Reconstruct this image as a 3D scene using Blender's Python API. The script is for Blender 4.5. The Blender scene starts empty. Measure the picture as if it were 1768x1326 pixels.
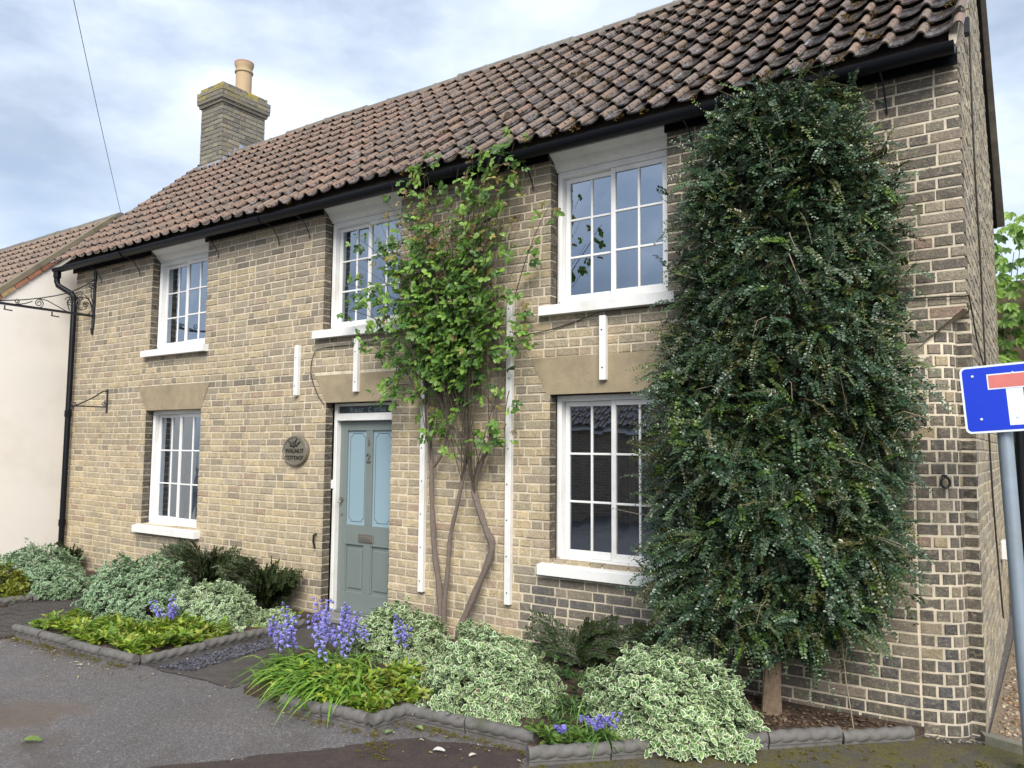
import bpy, math, random
import numpy as np
from mathutils import Vector, Matrix
random.seed(7); RNG = np.random.default_rng(7)
S = bpy.context.scene
COL = S.collection
R = math.radians

# ------------------------------------------------------------------ camera
CAM = Vector((0.43, -5.5, 1.72))
YAW, PITCH, ROLL = R(34.8956), R(4.678), R(0.501)
cd = bpy.data.cameras.new('camera'); cam = bpy.data.objects.new('camera', cd); COL.objects.link(cam)
fw = Vector((-math.sin(YAW)*math.cos(PITCH), math.cos(YAW)*math.cos(PITCH), math.sin(PITCH)))
r0 = Vector((math.cos(YAW), math.sin(YAW), 0)); u0 = r0.cross(fw)
rr = math.cos(ROLL)*r0 + math.sin(ROLL)*u0; uu = -math.sin(ROLL)*r0 + math.cos(ROLL)*u0
M = Matrix((rr, uu, -fw)).transposed().to_4x4(); M.translation = CAM
cam.matrix_world = M
cd.sensor_width = 36; cd.lens = 36*1354.15/1768; cd.clip_end = 2000; cd.clip_start = 0.05
S.camera = cam

# ------------------------------------------------------------------ sky
SUN_EL, SUN_AZ = R(40), R(144)          # azimuth clockwise from +Y
W = bpy.data.worlds.new('World'); S.world = W; W.use_nodes = True
nt = W.node_tree; nt.nodes.clear()
def wn(t): return nt.nodes.new(t)
out = wn('ShaderNodeOutputWorld'); bg = wn('ShaderNodeBackground'); sky = wn('ShaderNodeTexSky')
sky.sky_type = 'NISHITA'; sky.sun_disc = False; sky.sun_elevation = SUN_EL; sky.sun_rotation = SUN_AZ
sky.air_density = 1.0; sky.dust_density = 1.5; sky.ozone_density = 1.5
tc = wn('ShaderNodeTexCoord'); mp = wn('ShaderNodeMapping'); mp.inputs['Scale'].default_value = (1, 1, 2.2)
mp.inputs['Location'].default_value = (3.1, 1.7, 0.4)
n1 = wn('ShaderNodeTexNoise'); n1.inputs['Scale'].default_value = 2.3; n1.inputs['Detail'].default_value = 7; n1.inputs['Roughness'].default_value = .55
n2 = wn('ShaderNodeTexNoise'); n2.inputs['Scale'].default_value = 3.1; n2.inputs['Detail'].default_value = 6
r1 = wn('ShaderNodeValToRGB'); r1.color_ramp.elements[0].position = .26; r1.color_ramp.elements[1].position = .52
r2 = wn('ShaderNodeValToRGB'); r2.color_ramp.elements[0].position = .38; r2.color_ramp.elements[1].position = .62
r2.color_ramp.elements[0].color = (3.3, 3.95, 4.95, 1); r2.color_ramp.elements[1].color = (6.0, 6.7, 7.7, 1)
mx = wn('ShaderNodeMix'); mx.data_type = 'RGBA'
L = nt.links.new
L(tc.outputs['Generated'], mp.inputs['Vector']); L(mp.outputs['Vector'], n1.inputs['Vector']); L(mp.outputs['Vector'], n2.inputs['Vector'])
L(n1.outputs['Fac'], r1.inputs['Fac']); L(n2.outputs['Fac'], r2.inputs['Fac'])
L(r1.outputs['Color'], mx.inputs[0]); L(sky.outputs['Color'], mx.inputs[6]); L(r2.outputs['Color'], mx.inputs[7])
L(mx.outputs[2], bg.inputs['Color']); bg.inputs['Strength'].default_value = 0.0565
L(bg.outputs[0], out.inputs[0])

sd = bpy.data.lights.new('sun', 'SUN'); so = bpy.data.objects.new('sun', sd); COL.objects.link(so)
sd.energy = 1.5; sd.angle = R(34); sd.color = (1, .94, .85)
dv = Vector((math.sin(SUN_AZ)*math.cos(SUN_EL), math.cos(SUN_AZ)*math.cos(SUN_EL), math.sin(SUN_EL)))
so.rotation_euler = dv.to_track_quat('Z', 'Y').to_euler(); so.location = (0, -8, 12)
S.view_settings.view_transform = 'Standard'; S.view_settings.look = 'None'
S.view_settings.exposure = 1.6; S.view_settings.gamma = 1; S.view_settings.use_curve_mapping = False
S.render.engine = 'CYCLES'; S.cycles.max_bounces = 6; S.cycles.transparent_max_bounces = 12

# ------------------------------------------------------------------ helpers
WLOC = {}
def link(o, parent=None, loc=None):
    COL.objects.link(o)
    if parent is not None:
        o.parent = parent; o.location = -WLOC[parent.name]
        WLOC[o.name] = Vector((0, 0, 0))
    else:
        b = Vector(loc) if loc is not None else Vector((0, 0, 0))
        o.location = b; WLOC[o.name] = b
    return o
def tag(o, label=None, cat=None, group=None, kind=None):
    if label: o['label'] = label
    if cat: o['category'] = cat
    if group: o['group'] = group
    if kind: o['kind'] = kind
    return o
def thing(name, loc, label, cat, group=None):
    return tag(link(bpy.data.objects.new(name, None), None, loc), label, cat, group)
def node(name, parent):
    """an Empty that groups the pieces of one part; its origin stays at the world origin"""
    return link(bpy.data.objects.new(name, None), parent)
def mesh_np(name, V, F, mats, parent=None, base=None, tint=None, edge=None, smooth=False, midx=None):
    """V (n,3) world coordinates; F list of equal-length rows (array) or ragged list"""
    me = bpy.data.meshes.new(name)
    V = np.asarray(V, dtype=np.float32)
    off = np.array(base, dtype=np.float32) if (parent is None and base is not None) else np.zeros(3, np.float32)
    if isinstance(F, np.ndarray):
        k = F.shape[1]; nf = F.shape[0]; flat = F.reshape(-1).astype(np.int32); st = np.arange(nf, dtype=np.int32)*k
    else:
        lens = np.array([len(f) for f in F], dtype=np.int32); nf = len(F)
        flat = np.array([i for f in F for i in f], dtype=np.int32); st = np.concatenate(([0], np.cumsum(lens)[:-1])).astype(np.int32)
    me.vertices.add(len(V)); me.vertices.foreach_set('co', (V-off).reshape(-1))
    me.loops.add(len(flat)); me.loops.foreach_set('vertex_index', flat)
    me.polygons.add(nf); me.polygons.foreach_set('loop_start', st)
    if midx is not None: me.polygons.foreach_set('material_index', np.asarray(midx, dtype=np.int32))
    me.polygons.foreach_set('use_smooth', np.full(nf, bool(smooth)))
    for m in (mats if isinstance(mats, (list, tuple)) else [mats]): me.materials.append(m)
    if tint is not None:
        a = me.attributes.new('tint', 'FLOAT_COLOR', 'POINT')
        c = np.ones((len(V), 4), np.float32); c[:, :3] = tint; a.data.foreach_set('color', c.reshape(-1))
    if edge is not None:
        a = me.attributes.new('edge', 'FLOAT', 'POINT'); a.data.foreach_set('value', np.asarray(edge, np.float32))
    me.update(calc_edges=True); me.validate()
    o = bpy.data.objects.new(name, me)
    return link(o, parent, base)

class MB:
    def __init__(s): s.v = []; s.f = []; s.t = []; s.m = []; s.mi = 0; s.c = (1, 1, 1)
    def add(s, vs, fs, c=None):
        n = len(s.v); s.v += [tuple(p) for p in vs]; s.f += [tuple(i+n for i in f) for f in fs]
        s.t += [c or s.c]*len(vs); s.m += [s.mi]*len(fs); return s
    def box(s, x0, x1, y0, y1, z0, z1, c=None):
        vs = [(x0,y0,z0),(x1,y0,z0),(x1,y1,z0),(x0,y1,z0),(x0,y0,z1),(x1,y0,z1),(x1,y1,z1),(x0,y1,z1)]
        return s.add(vs, [(0,3,2,1),(4,5,6,7),(0,1,5,4),(1,2,6,5),(2,3,7,6),(3,0,4,7)], c)
    def bbox(s, x0, x1, y0, y1, z0, z1, b=.004, c=None):
        """box with chamfered edges"""
        vs = []; idx = {}
        for i, (X, sx) in enumerate(((x0, 1), (x1, -1))):
            for j, (Y, sy) in enumerate(((y0, 1), (y1, -1))):
                for k, (Z, sz) in enumerate(((z0, 1), (z1, -1))):
                    for a in range(3):
                        p = [X+sx*b, Y+sy*b, Z+sz*b]; p[a] = (X, Y, Z)[a]
                        idx[(i, j, k, a)] = len(vs); vs.append(tuple(p))
        q = lambda *l: tuple(idx[t] for t in l)
        fs = []
        for a in range(3):
            for e in (0, 1):
                l = []
                for (p, r) in ((0,0),(1,0),(1,1),(0,1)):
                    t = [0,0,0]; t[a] = e; t[(a+1)%3] = p; t[(a+2)%3] = r; l.append(tuple(t)+(a,))
                fs.append(q(*l) if e else q(*l[::-1]))
            for p in (0, 1):
                for r in (0, 1):
                    t0 = [0,0,0]; t1 = [0,0,0]; t1[a] = 1
                    for t in (t0, t1): t[(a+1)%3] = p; t[(a+2)%3] = r
                    A, B = (a+1)%3, (a+2)%3
                    l = [tuple(t0)+(A,), tuple(t1)+(A,), tuple(t1)+(B,), tuple(t0)+(B,)]
                    fs.append(q(*l) if p ^ r else q(*l[::-1]))
        for i in (0,1):
            for j in (0,1):
                for k in (0,1):
                    l = [(i,j,k,0),(i,j,k,1),(i,j,k,2)]
                    fs.append(q(*l) if (i+j+k)%2 else q(*l[::-1]))
        return s.add(vs, fs, c)
    def tube(s, pts, r, n=6, c=None, cap=True, up=None):
        pts = [Vector(p) for p in pts]; rs = r if isinstance(r, (list, tuple)) else [r]*len(pts)
        t0 = (pts[1]-pts[0]).normalized(); a = Vector((0,0,1)) if abs(t0.z) < .9 else Vector((1,0,0))
        x = t0.cross(a).normalized(); vs = []; fs = []
        for i, p in enumerate(pts):
            t = (pts[min(i+1, len(pts)-1)]-pts[max(i-1, 0)])
            t = t.normalized() if t.length > 1e-9 else t0
            x = (x - t*x.dot(t)); x = x.normalized() if x.length > 1e-6 else t.orthogonal().normalized()
            y = t.cross(x)
            for k in range(n):
                w = 2*math.pi*k/n; vs.append(p + (x*math.cos(w) + y*math.sin(w))*rs[i])
        for i in range(len(pts)-1):
            for k in range(n):
                fs.append((i*n+k, i*n+(k+1)%n, (i+1)*n+(k+1)%n, (i+1)*n+k))
        if cap: fs += [tuple(range(n))[::-1], tuple((len(pts)-1)*n+k for k in range(n))]
        return s.add(vs, fs, c)
    def lathe(s, c0, prof, n=16, axis='z', c=None, sx=1.0, sz=1.0):
        vs = []; fs = []
        for r, h in prof:
            for k in range(n):
                w = 2*math.pi*k/n; a, b = r*math.cos(w)*sx, r*math.sin(w)*sz
                vs.append((c0[0]+a, c0[1]+b, c0[2]+h) if axis == 'z' else (c0[0]+a, c0[1]+h, c0[2]+b))
        m = len(prof)
        for i in range(m-1):
            for k in range(n):
                q = (i*n+k, i*n+(k+1)%n, (i+1)*n+(k+1)%n, (i+1)*n+k)
                fs.append(q if axis == 'z' else q[::-1])
        e = [tuple(range(n))[::-1], tuple((m-1)*n+k for k in range(n))]
        fs += e if axis == 'z' else [t[::-1] for t in e]
        return s.add(vs, fs, c)
    def prism(s, poly, y0, y1, c=None):
        """polygon of (x,z), counter-clockwise seen from -y, extruded y0 (front) .. y1"""
        n = len(poly); vs = [(x, y0, z) for x, z in poly]+[(x, y1, z) for x, z in poly]
        fs = [tuple(range(n)), tuple(range(n, 2*n))[::-1]]+[(i, i+n, (i+1)%n+n, (i+1)%n) for i in range(n)]
        return s.add(vs, fs, c)
    def build(s, name, mats, parent=None, base=None, smooth=False):
        o = mesh_np(name, np.array(s.v), s.f, mats, parent, base, tint=np.array(s.t), smooth=False, midx=s.m)
        if smooth:
            o.data.polygons.foreach_set('use_smooth', np.ones(len(s.f), dtype=bool))
            try: o.data.set_sharp_from_angle(angle=R(38))
            except Exception: pass
        return o

# ------------------------------------------------------------------ materials
def mat(name):
    m = bpy.data.materials.new(name); m.use_nodes = True; nt = m.node_tree
    b = nt.nodes.get('Principled BSDF'); return m, nt, b
def nn(nt, t, ins=None, **kw):
    n = nt.nodes.new(t)
    for k, v in kw.items(): setattr(n, k, v)
    for k, v in (ins or {}).items():
        if hasattr(v, 'is_linked') or isinstance(v, bpy.types.NodeSocket): nt.links.new(v, n.inputs[k])
        else: n.inputs[k].default_value = v
    return n
def objco(nt): return nn(nt, 'ShaderNodeTexCoord').outputs['Object']
def noise(nt, co, sc, det=5, rough=.55, dist=0):
    return nn(nt, 'ShaderNodeTexNoise', {'Vector': co, 'Scale': sc, 'Detail': det, 'Roughness': rough, 'Distortion': dist}).outputs['Fac']
def ramp(nt, fac, stops):
    n = nn(nt, 'ShaderNodeValToRGB', {'Fac': fac}); e = n.color_ramp.elements
    while len(e) < len(stops): e.new(.5)
    for i, (p, c) in enumerate(stops):
        e[i].position = p; e[i].color = (c if len(c) == 4 else tuple(c)+(1,)) if isinstance(c, (tuple, list)) else (c, c, c, 1)
    return n.outputs['Color']
def mixc(nt, fac, a, b, mode='MIX'):
    n = nn(nt, 'ShaderNodeMix', data_type='RGBA', blend_type=mode)
    for i, v in ((0, fac), (6, a), (7, b)):
        if isinstance(v, bpy.types.NodeSocket): nt.links.new(v, n.inputs[i])
        else: n.inputs[i].default_value = v if i == 0 else (tuple(v)+(1,))[:4]
    return n.outputs[2]
def bump(nt, b, h, st=.3, d=.01):
    n = nn(nt, 'ShaderNodeBump', {'Height': h, 'Strength': st, 'Distance': d}); nt.links.new(n.outputs[0], b.inputs['Normal'])
def attr(nt, name='tint', out='Color'): return nn(nt, 'ShaderNodeAttribute', attribute_name=name).outputs[out]
def setc(nt, b, c):
    if isinstance(c, bpy.types.NodeSocket): nt.links.new(c, b.inputs['Base Color'])
    else: b.inputs['Base Color'].default_value = tuple(c)+(1,)

def worn(name, col, rough=.6, var=.25, sc=14, bs=.15, metal=0, spec=.5, dirt=None, dsc=3):
    """plain colour with uneven tone, fine relief and optional dirt patches"""
    m, nt, b = mat(name); co = objco(nt)
    c = mixc(nt, noise(nt, co, sc), tuple(x*(1-var) for x in col), tuple(min(1, x*(1+var)) for x in col))
    if dirt:
        f = ramp(nt, noise(nt, co, dsc, 8, .65), [(.5, 0), (.72, .75)])
        c = mixc(nt, f, c, dirt)
    setc(nt, b, c); b.inputs['Roughness'].default_value = rough; b.inputs['Metallic'].default_value = metal
    b.inputs['Specular IOR Level'].default_value = spec
    bump(nt, b, noise(nt, co, sc*6, 4), bs, .004)
    return m
def tinted(name, rough=.9, bs=.4, sc=60, spec=.3, lo=.62, hi=1.28, smear=None):
    m, nt, b = mat(name); co = objco(nt); t = attr(nt)
    n = noise(nt, co, sc*.55, 6, .65); k = ramp(nt, n, [(.25, lo), (.75, hi)])
    c = mixc(nt, 1.0, t, k, 'MULTIPLY')
    n3 = noise(nt, co, 7, 6, .7)
    if smear:
        f = ramp(nt, noise(nt, co, 17, 8, .72), [(.54, 0), (.70, .62)])
        c = mixc(nt, f, c, smear)
    c = mixc(nt, ramp(nt, noise(nt, co, 95, 3), [(.68, 0), (.76, .7)]), c, (.035, .03, .024))
    setc(nt, b, c); b.inputs['Roughness'].default_value = rough; b.inputs['Specular IOR Level'].default_value = spec
    hh = nn(nt, 'ShaderNodeMath', {0: n, 1: n3}, operation='ADD').outputs[0]
    bump(nt, b, hh, bs, .012)
    return m

def m_brick():
    m, nt, b = mat('buff_brick'); co = objco(nt); t = attr(nt)
    n1 = noise(nt, co, 13, 7, .68, .4); n2 = noise(nt, co, 70, 5, .7); n3 = noise(nt, co, 30, 6, .7)
    c = mixc(nt, ramp(nt, n1, [(.42, 0), (.60, .62)]), t, mixc(nt, .55, t, (.19, .17, .135)))
    c = mixc(nt, ramp(nt, n3, [(.52, 0), (.70, .7)]), c, mixc(nt, .55, t, (.56, .47, .32)))      # pale worn faces and smeared pointing
    c = mixc(nt, 1.0, c, ramp(nt, n2, [(.25, .66), (.5, 1.14), (.75, 1.6)]), 'MULTIPLY')
    st = nn(nt, 'ShaderNodeMapping', {'Vector': co, 'Scale': (2.2, 2.2, .45)}).outputs[0]
    c = mixc(nt, ramp(nt, noise(nt, st, 1.7, 6, .62), [(.56, 0), (.74, .36)]), c, (.135, .12, .095))   # old rain streaks and soot
    c = mixc(nt, ramp(nt, noise(nt, co, 120, 3), [(.66, 0), (.74, .75)]), c, (.04, .034, .026))
    setc(nt, b, c); b.inputs['Roughness'].default_value = .92; b.inputs['Specular IOR Level'].default_value = .25
    h = nn(nt, 'ShaderNodeMath', {0: n2, 1: n3}, operation='ADD').outputs[0]
    bump(nt, b, h, .75, .012); return m
M_brick = m_brick()
M_brick_red = tinted('verge_brick', sc=30)
M_mortar = worn('lime_mortar', (.62, .545, .42), .95, .35, 11, .6, dirt=(.25, .215, .165), dsc=7)
M_white = worn('white_paint', (.79, .79, .78), .45, .035, 5, .12, dirt=(.60, .58, .53), dsc=2.6)
M_cream = worn('cream_render', (.86, .815, .755), .9, .03, 2.5, .3, dirt=(.77, .71, .63), dsc=1.2)
M_door = worn('sage_grey_paint', (.175, .208, .200), .42, .05, 6, .05)
M_stone = worn('lintel_render', (.32, .26, .17), .94, .26, 9, .6, dirt=(.20, .168, .12), dsc=3.2)
M_black = worn('black_gloss', (.004, .005, .008), .42, .3, 12, .06, spec=.22)
M_iron = worn('black_iron', (.012, .013, .018), .45, .3, 30, .2)
M_lead = worn('lead_flashing', (.30, .36, .46), .45, .12, 12, .2)
M_pot = worn('clay_pot', (.47, .35, .21), .85, .12, 10, .2, dirt=(.33, .26, .17))
M_potrim = worn('clay_rim', (.42, .22, .15), .85, .15, 12, .2)
M_ridge = worn('ridge_tile_clay', (.16, .145, .125), .85, .35, 13, .5, dirt=(.30, .28, .24), dsc=5)
M_bark = worn('grey_bark', (.17, .135, .115), .9, .35, 25, .8)
M_bark2 = worn('brown_bark', (.23, .165, .115), .95, .5, 30, 1.0, dirt=(.10, .075, .055), dsc=16)
M_twig = worn('pale_twig', (.34, .26, .18), .8, .25, 30, .3)
M_edging = worn('grey_stoneware', (.135, .128, .122), .8, .45, 22, .7, dirt=(.055, .058, .03), dsc=7)
M_galv = worn('galvanised_pole', (.30, .36, .43), .42, .12, 7, .08, metal=.35, dirt=(.26, .30, .30), dsc=4)
M_blue = worn('sign_blue', (.003, .036, .54), .35, .05, 6, .02)
M_signwhite = worn('sign_white', (.70, .76, .80), .4, .04, 8, .02)
M_red = worn('sign_red', (.60, .17, .15), .45, .14, 9, .03)
M_bronze = worn('cast_bronze', (.20, .18, .14), .5, .25, 30, .3, metal=.25)
M_letter = worn('dark_letter', (.03, .028, .022), .55, .2, 30, .1)
M_brass = worn('dull_metal', (.30, .28, .25), .35, .1, 20, .05, metal=.7)
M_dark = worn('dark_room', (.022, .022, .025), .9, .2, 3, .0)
M_net = worn('curtain_cloth', (.55, .56, .60), .9, .06, 20, .1)
M_stem = worn('green_stem', (.10, .16, .05), .7, .2, 20, .1)
M_cane = worn('rose_cane', (.06, .05, .032), .8, .3, 25, .3)
M_wood = worn('step_stone', (.20, .20, .19), .6, .2, 9, .3)
M_fanlight = worn('fanlight_backing', (.045, .07, .08), .2, .2, 6, .0)
M_etch = worn('etched_letter', (.34, .40, .40), .5, .05, 20, 0)
M_airbrick = worn('terracotta_vent', (.40, .31, .20), .9, .15, 20, .3)

def m_tile():
    m, nt, b = mat('clay_pantile'); co = objco(nt); t = attr(nt); geo = nn(nt, 'ShaderNodeNewGeometry')
    n = noise(nt, co, 26, 6, .65)
    c = mixc(nt, 1.0, t, ramp(nt, n, [(.25, .6), (.75, 1.3)]), 'MULTIPLY')
    c = mixc(nt, ramp(nt, noise(nt, co, 9, 7, .7), [(.55, 0), (.75, .6)]), c, (.10, .088, .075))
    v = nn(nt, 'ShaderNodeTexVoronoi', {'Vector': co, 'Scale': 24.0, 'Randomness': 1.0})
    v2 = noise(nt, co, 3.5, 3)
    spot = ramp(nt, v.outputs['Distance'], [(.22, 1), (.30, 0)])
    msk = ramp(nt, v2, [(.36, 0), (.48, 1)])
    f = nn(nt, 'ShaderNodeMath', {0: spot, 1: msk}, operation='MULTIPLY').outputs[0]
    c = mixc(nt, f, c, (.018, .016, .015))
    e = attr(nt, 'edge', 'Fac')       # 0 in the pan, 1 on the roll: the pans hold the rain
    inv = nn(nt, 'ShaderNodeMath', {0: 1.0, 1: e}, operation='SUBTRACT', use_clamp=True).outputs[0]
    li = nn(nt, 'ShaderNodeMath', {0: ramp(nt, noise(nt, co, 15, 7, .7), [(.50, 0), (.60, .6)]), 1: inv}, operation='MULTIPLY').outputs[0]
    c = mixc(nt, li, c, (.40, .37, .35))          # pale lichen in the pans
    c = mixc(nt, f, c, (.018, .016, .015))
    setc(nt, b, c)
    nt.links.new(nn(nt, 'ShaderNodeMath', {0: inv, 1: .9}, operation='MULTIPLY').outputs[0], b.inputs['Coat Weight'])
    b.inputs['Coat Roughness'].default_value = .13; b.inputs['Coat IOR'].default_value = 1.7
    rg = nn(nt, 'ShaderNodeMapRange', {'Value': e, 'From Min': .25, 'From Max': .75, 'To Min': .13, 'To Max': .62}).outputs[0]
    r2 = nn(nt, 'ShaderNodeMath', {0: rg, 1: nn(nt, 'ShaderNodeMath', {0: n, 1: .22}, operation='MULTIPLY').outputs[0]}, operation='ADD').outputs[0]
    nt.links.new(r2, b.inputs['Roughness']); b.inputs['Specular IOR Level'].default_value = .75
    bump(nt, b, noise(nt, co, 45, 4), .35, .005)
    return m
M_tile = m_tile()

def m_asphalt():
    m, nt, b = mat('damp_asphalt'); co = objco(nt)
    base = mixc(nt, noise(nt, co, 1.1, 5, .6), (.092, .084, .085), (.152, .140, .139))
    v = nn(nt, 'ShaderNodeTexVoronoi', {'Vector': co, 'Scale': 150.0}).outputs['Color']
    sp = nn(nt, 'ShaderNodeSeparateColor', {'Color': v}).outputs[0]
    c = mixc(nt, ramp(nt, sp, [(.0, .45), (.7, 1.0), (.9, 1.9), (1.0, 3.2)]), (0, 0, 0), base, 'MIX')
    c = mixc(nt, 1.0, base, ramp(nt, sp, [(.0, .65), (.65, 1.0), (.88, 1.35), (1.0, 2.2)]), 'MULTIPLY')
    c = mixc(nt, ramp(nt, noise(nt, co, 150, 2), [(.70, 0), (.75, .8)]), c, (.32, .30, .28))
    dd = nn(nt, 'ShaderNodeVectorMath', {0: co, 1: (-5.05, -3.05, 0)}, operation='DISTANCE').outputs['Value']
    dd = nn(nt, 'ShaderNodeMath', {0: dd, 1: nn(nt, 'ShaderNodeMath', {0: noise(nt, co, 3.5, 5, .6), 1: .9}, operation='MULTIPLY').outputs[0]}, operation='ADD').outputs[0]
    c = mixc(nt, ramp(nt, dd, [(.62, .75), (.86, 0)]), c, (.125, .095, .07))        # silty patch left by a dried puddle
    d = ramp(nt, noise(nt, co, .75, 5, .6), [(.56, 0), (.68, .75)])
    c = mixc(nt, d, c, (.072, .055, .042))
    setc(nt, b, c)
    nt.links.new(ramp(nt, noise(nt, co, 1.6, 6, .6), [(.35, .42), (.62, .78)]), b.inputs['Roughness'])
    b.inputs['Specular IOR Level'].default_value = .45
    bump(nt, b, v, .5, .006)
    return m
M_asphalt = m_asphalt()

def m_ground(name, stops, sc, rough=.92, bsc=80, bs=.7, bd=.012):
    m, nt, b = mat(name); co = objco(nt)
    c = ramp(nt, noise(nt, co, sc, 9, .68), stops)
    c = mixc(nt, 1.0, c, ramp(nt, noise(nt, co, bsc, 4), [(.25, .55), (.75, 1.45)]), 'MULTIPLY')
    setc(nt, b, c); b.inputs['Roughness'].default_value = rough
    bump(nt, b, noise(nt, co, bsc, 5, .65), bs, bd)
    return m
M_soil = m_ground('bark_soil', [(.3, (.03, .02, .014)), (.55, (.07, .045, .03)), (.7, (.12, .08, .05))], 14)
M_mat = m_ground('red_brown_tarmac', [(.3, (.035, .026, .024)), (.7, (.075, .05, .043))], 7, .8, 120)
M_mosspatch = m_ground('mossy_ground', [(.36, (.075, .07, .062)), (.5, (.095, .08, .04)), (.62, (.10, .095, .02)), (.75, (.06, .06, .02))], 6, .95, 90)
M_gravel = m_ground('gravel_bed', [(.3, (.12, .09, .06)), (.7, (.30, .24, .17))], 20)
M_path = m_ground('dark_paving', [(.3, (.045, .04, .04)), (.7, (.085, .075, .068))], 5, .6, 70, .4, .006)
M_stones = tinted('loose_stone', .75, .3, 40)

def leafmat(name, rough=.42, trans=.25, spec=.5, var=None, coat=0.0):
    """colour from 'tint'; var=(margin colour) uses the 'edge' attribute for a pale margin"""
    m, nt, b = mat(name); t = attr(nt); co = objco(nt); c = t
    if var:
        e = attr(nt, 'edge', 'Fac'); w = noise(nt, co, 55, 2)
        a = nn(nt, 'ShaderNodeMath', {0: e, 1: nn(nt, 'ShaderNodeMath', {0: w, 1: .5}, operation='MULTIPLY').outputs[0]}, operation='ADD').outputs[0]
        c = mixc(nt, ramp(nt, a, [(.98, 0), (1.08, 1)]), t, var)
    c = mixc(nt, 1.0, c, ramp(nt, noise(nt, co, 40, 3), [(.3, .75), (.7, 1.2)]), 'MULTIPLY')
    setc(nt, b, c); b.inputs['Roughness'].default_value = rough; b.inputs['Specular IOR Level'].default_value = spec
    tr = nn(nt, 'ShaderNodeBsdfTranslucent', {'Color': c}); mxs = nn(nt, 'ShaderNodeMixShader', {0: trans})
    o = nt.nodes.get('Material Output')
    nt.links.new(b.outputs[0], mxs.inputs[1]); nt.links.new(tr.outputs[0], mxs.inputs[2]); nt.links.new(mxs.outputs[0], o.inputs[0])
    return m
M_leaf_var = leafmat('variegated_leaf', .42, .2, .4, (.66, .73, .50))
M_leaf_grey = leafmat('grey_green_leaf', .45, .2, .4, (.46, .58, .38))
M_leaf = leafmat('green_leaf', .42, .3)
M_leaf_dark = leafmat('glossy_dark_leaf', .27, .12, .6)
M_petal = leafmat('petal', .6, .35, .2)
M_moss = leafmat('moss', .95, .0, .1)

def m_glass(name, tintc=(1, 1, 1), ior=1.9):
    m, nt, b = mat(name); o = nt.nodes.get('Material Output'); nt.nodes.remove(b)
    tr = nn(nt, 'ShaderNodeBsdfTransparent', {'Color': (.80, .84, .84, 1)})
    co = objco(nt)
    bp = nn(nt, 'ShaderNodeBump', {'Height': noise(nt, co, 2.6, 2), 'Strength': .04, 'Distance': .02})
    gl = nn(nt, 'ShaderNodeBsdfGlossy', {'Color': tuple(tintc)+(1,), 'Roughness': .012, 'Normal': bp.outputs[0]})
    fr = nn(nt, 'ShaderNodeFresnel', {'IOR': ior})
    mxs = nn(nt, 'ShaderNodeMixShader', {0: fr.outputs[0], 1: tr.outputs[0], 2: gl.outputs[0]})
    nt.links.new(mxs.outputs[0], o.inputs[0]); return m
M_glass = m_glass('window_glass', (.74, .85, 1), 4.0)
def m_frost():
    m, nt, b = mat('frosted_glass'); setc(nt, b, (.27, .385, .45))
    b.inputs['Roughness'].default_value = .14; b.inputs['Specular IOR Level'].default_value = .9; return m
M_frost = m_frost()

# ------------------------------------------------------------------ ground
def sheet(name, poly, z, m, kind='structure', thick=0, rag=0):
    if rag:
        P = []
        for (x0, y0), (x1, y1) in zip(poly, poly[1:]+poly[:1]):
            k = max(1, int(math.hypot(x1-x0, y1-y0)/.05))
            for i in range(k):
                t = i/k; w = rag*(math.sin(9*(x0+y0+t*(x1-x0+y1-y0)))+random.uniform(-1, 1))*.5; P.append((x0+(x1-x0)*t+w, y0+(y1-y0)*t+w*.8))
        poly = P
    b = MB(); n = len(poly)
    b.add([(x, y, z) for x, y in poly], [tuple(range(n))])
    if thick: b.add([(x, y, z) for x, y in poly]+[(x, y, z-thick) for x, y in poly], [(i, i+n, (i+1) % n+n, (i+1) % n) for i in range(n)])
    return tag(b.build(name, m, None, (0, 0, 0)), kind=kind)
sheet('road', [(-60, -60), (60, -60), (60, 60), (-60, 60)], 0.0, M_asphalt)
sheet('brown_tarmac_strip', [(-4.0, -3.6), (-1.5, -3.6), (-1.75, -2.0), (-2.25, -1.72), (-2.75, -1.83)], .004, M_mat, rag=.09)
sheet('mossy_verge', [(-2.1, -1.95), (1.2, -1.95), (1.2, -.42), (.02, .02), (-.32, -.05)], .005, M_mosspatch, rag=.03)
sheet('gravel_alley', [(.01, .05), (1.2, -.37), (3.5, -.4), (3.5, 9), (.01, 9)], .012, M_gravel)
def soil(name, poly, z=.045):
    return sheet(name, poly, z, M_soil, thick=.06)
soil('right_bed_soil', [(-.38, -.12), (-.30, .05), (-4.78, .05), (-4.95, -.35), (-4.75, -1.1), (-4.3, -1.95), (-3.11, -1.93), (-3.09, -1.66), (-2.16, -1.60), (-2.03, -1.78)])
soil('left_bed_soil', [(-5.58, -2.0), (-5.58, .05), (-7.38, .05), (-7.38, -2.1)])
soil('far_left_bed_soil', [(-8.74, -1.70), (-8.74, .05), (-11.3, .05), (-11.3, -2.3)])

def ridged_path():
    # narrow path of ridged pavers between the two left beds
    p = tag(link(bpy.data.objects.new('paver_path', None), None, (-8.05, -1.0, 0)), kind='structure')
    b = MB(); x = -8.70
    while x < -7.45:
        y = -2.35
        while y < -.02:
            h = .012 + random.uniform(-.003, .003)
            b.box(x+.004, x+.196, y+.004, y+.096, -.01, h)
            for k in range(3): b.bbox(x+.012+.062*k, x+.056+.062*k, y+.008, y+.092, h-.002, h+.007, .003)
            y += .1
        x += .2
    o = b.build('paver', M_path, p); o['kind'] = 'stuff'
ridged_path()
sheet('door_path', [(-5.50, -1.98), (-4.45, -1.92), (-4.75, -1.1), (-4.95, -.3), (-4.8, .0), (-5.50, .0)], .006, M_path, rag=.03)

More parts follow.
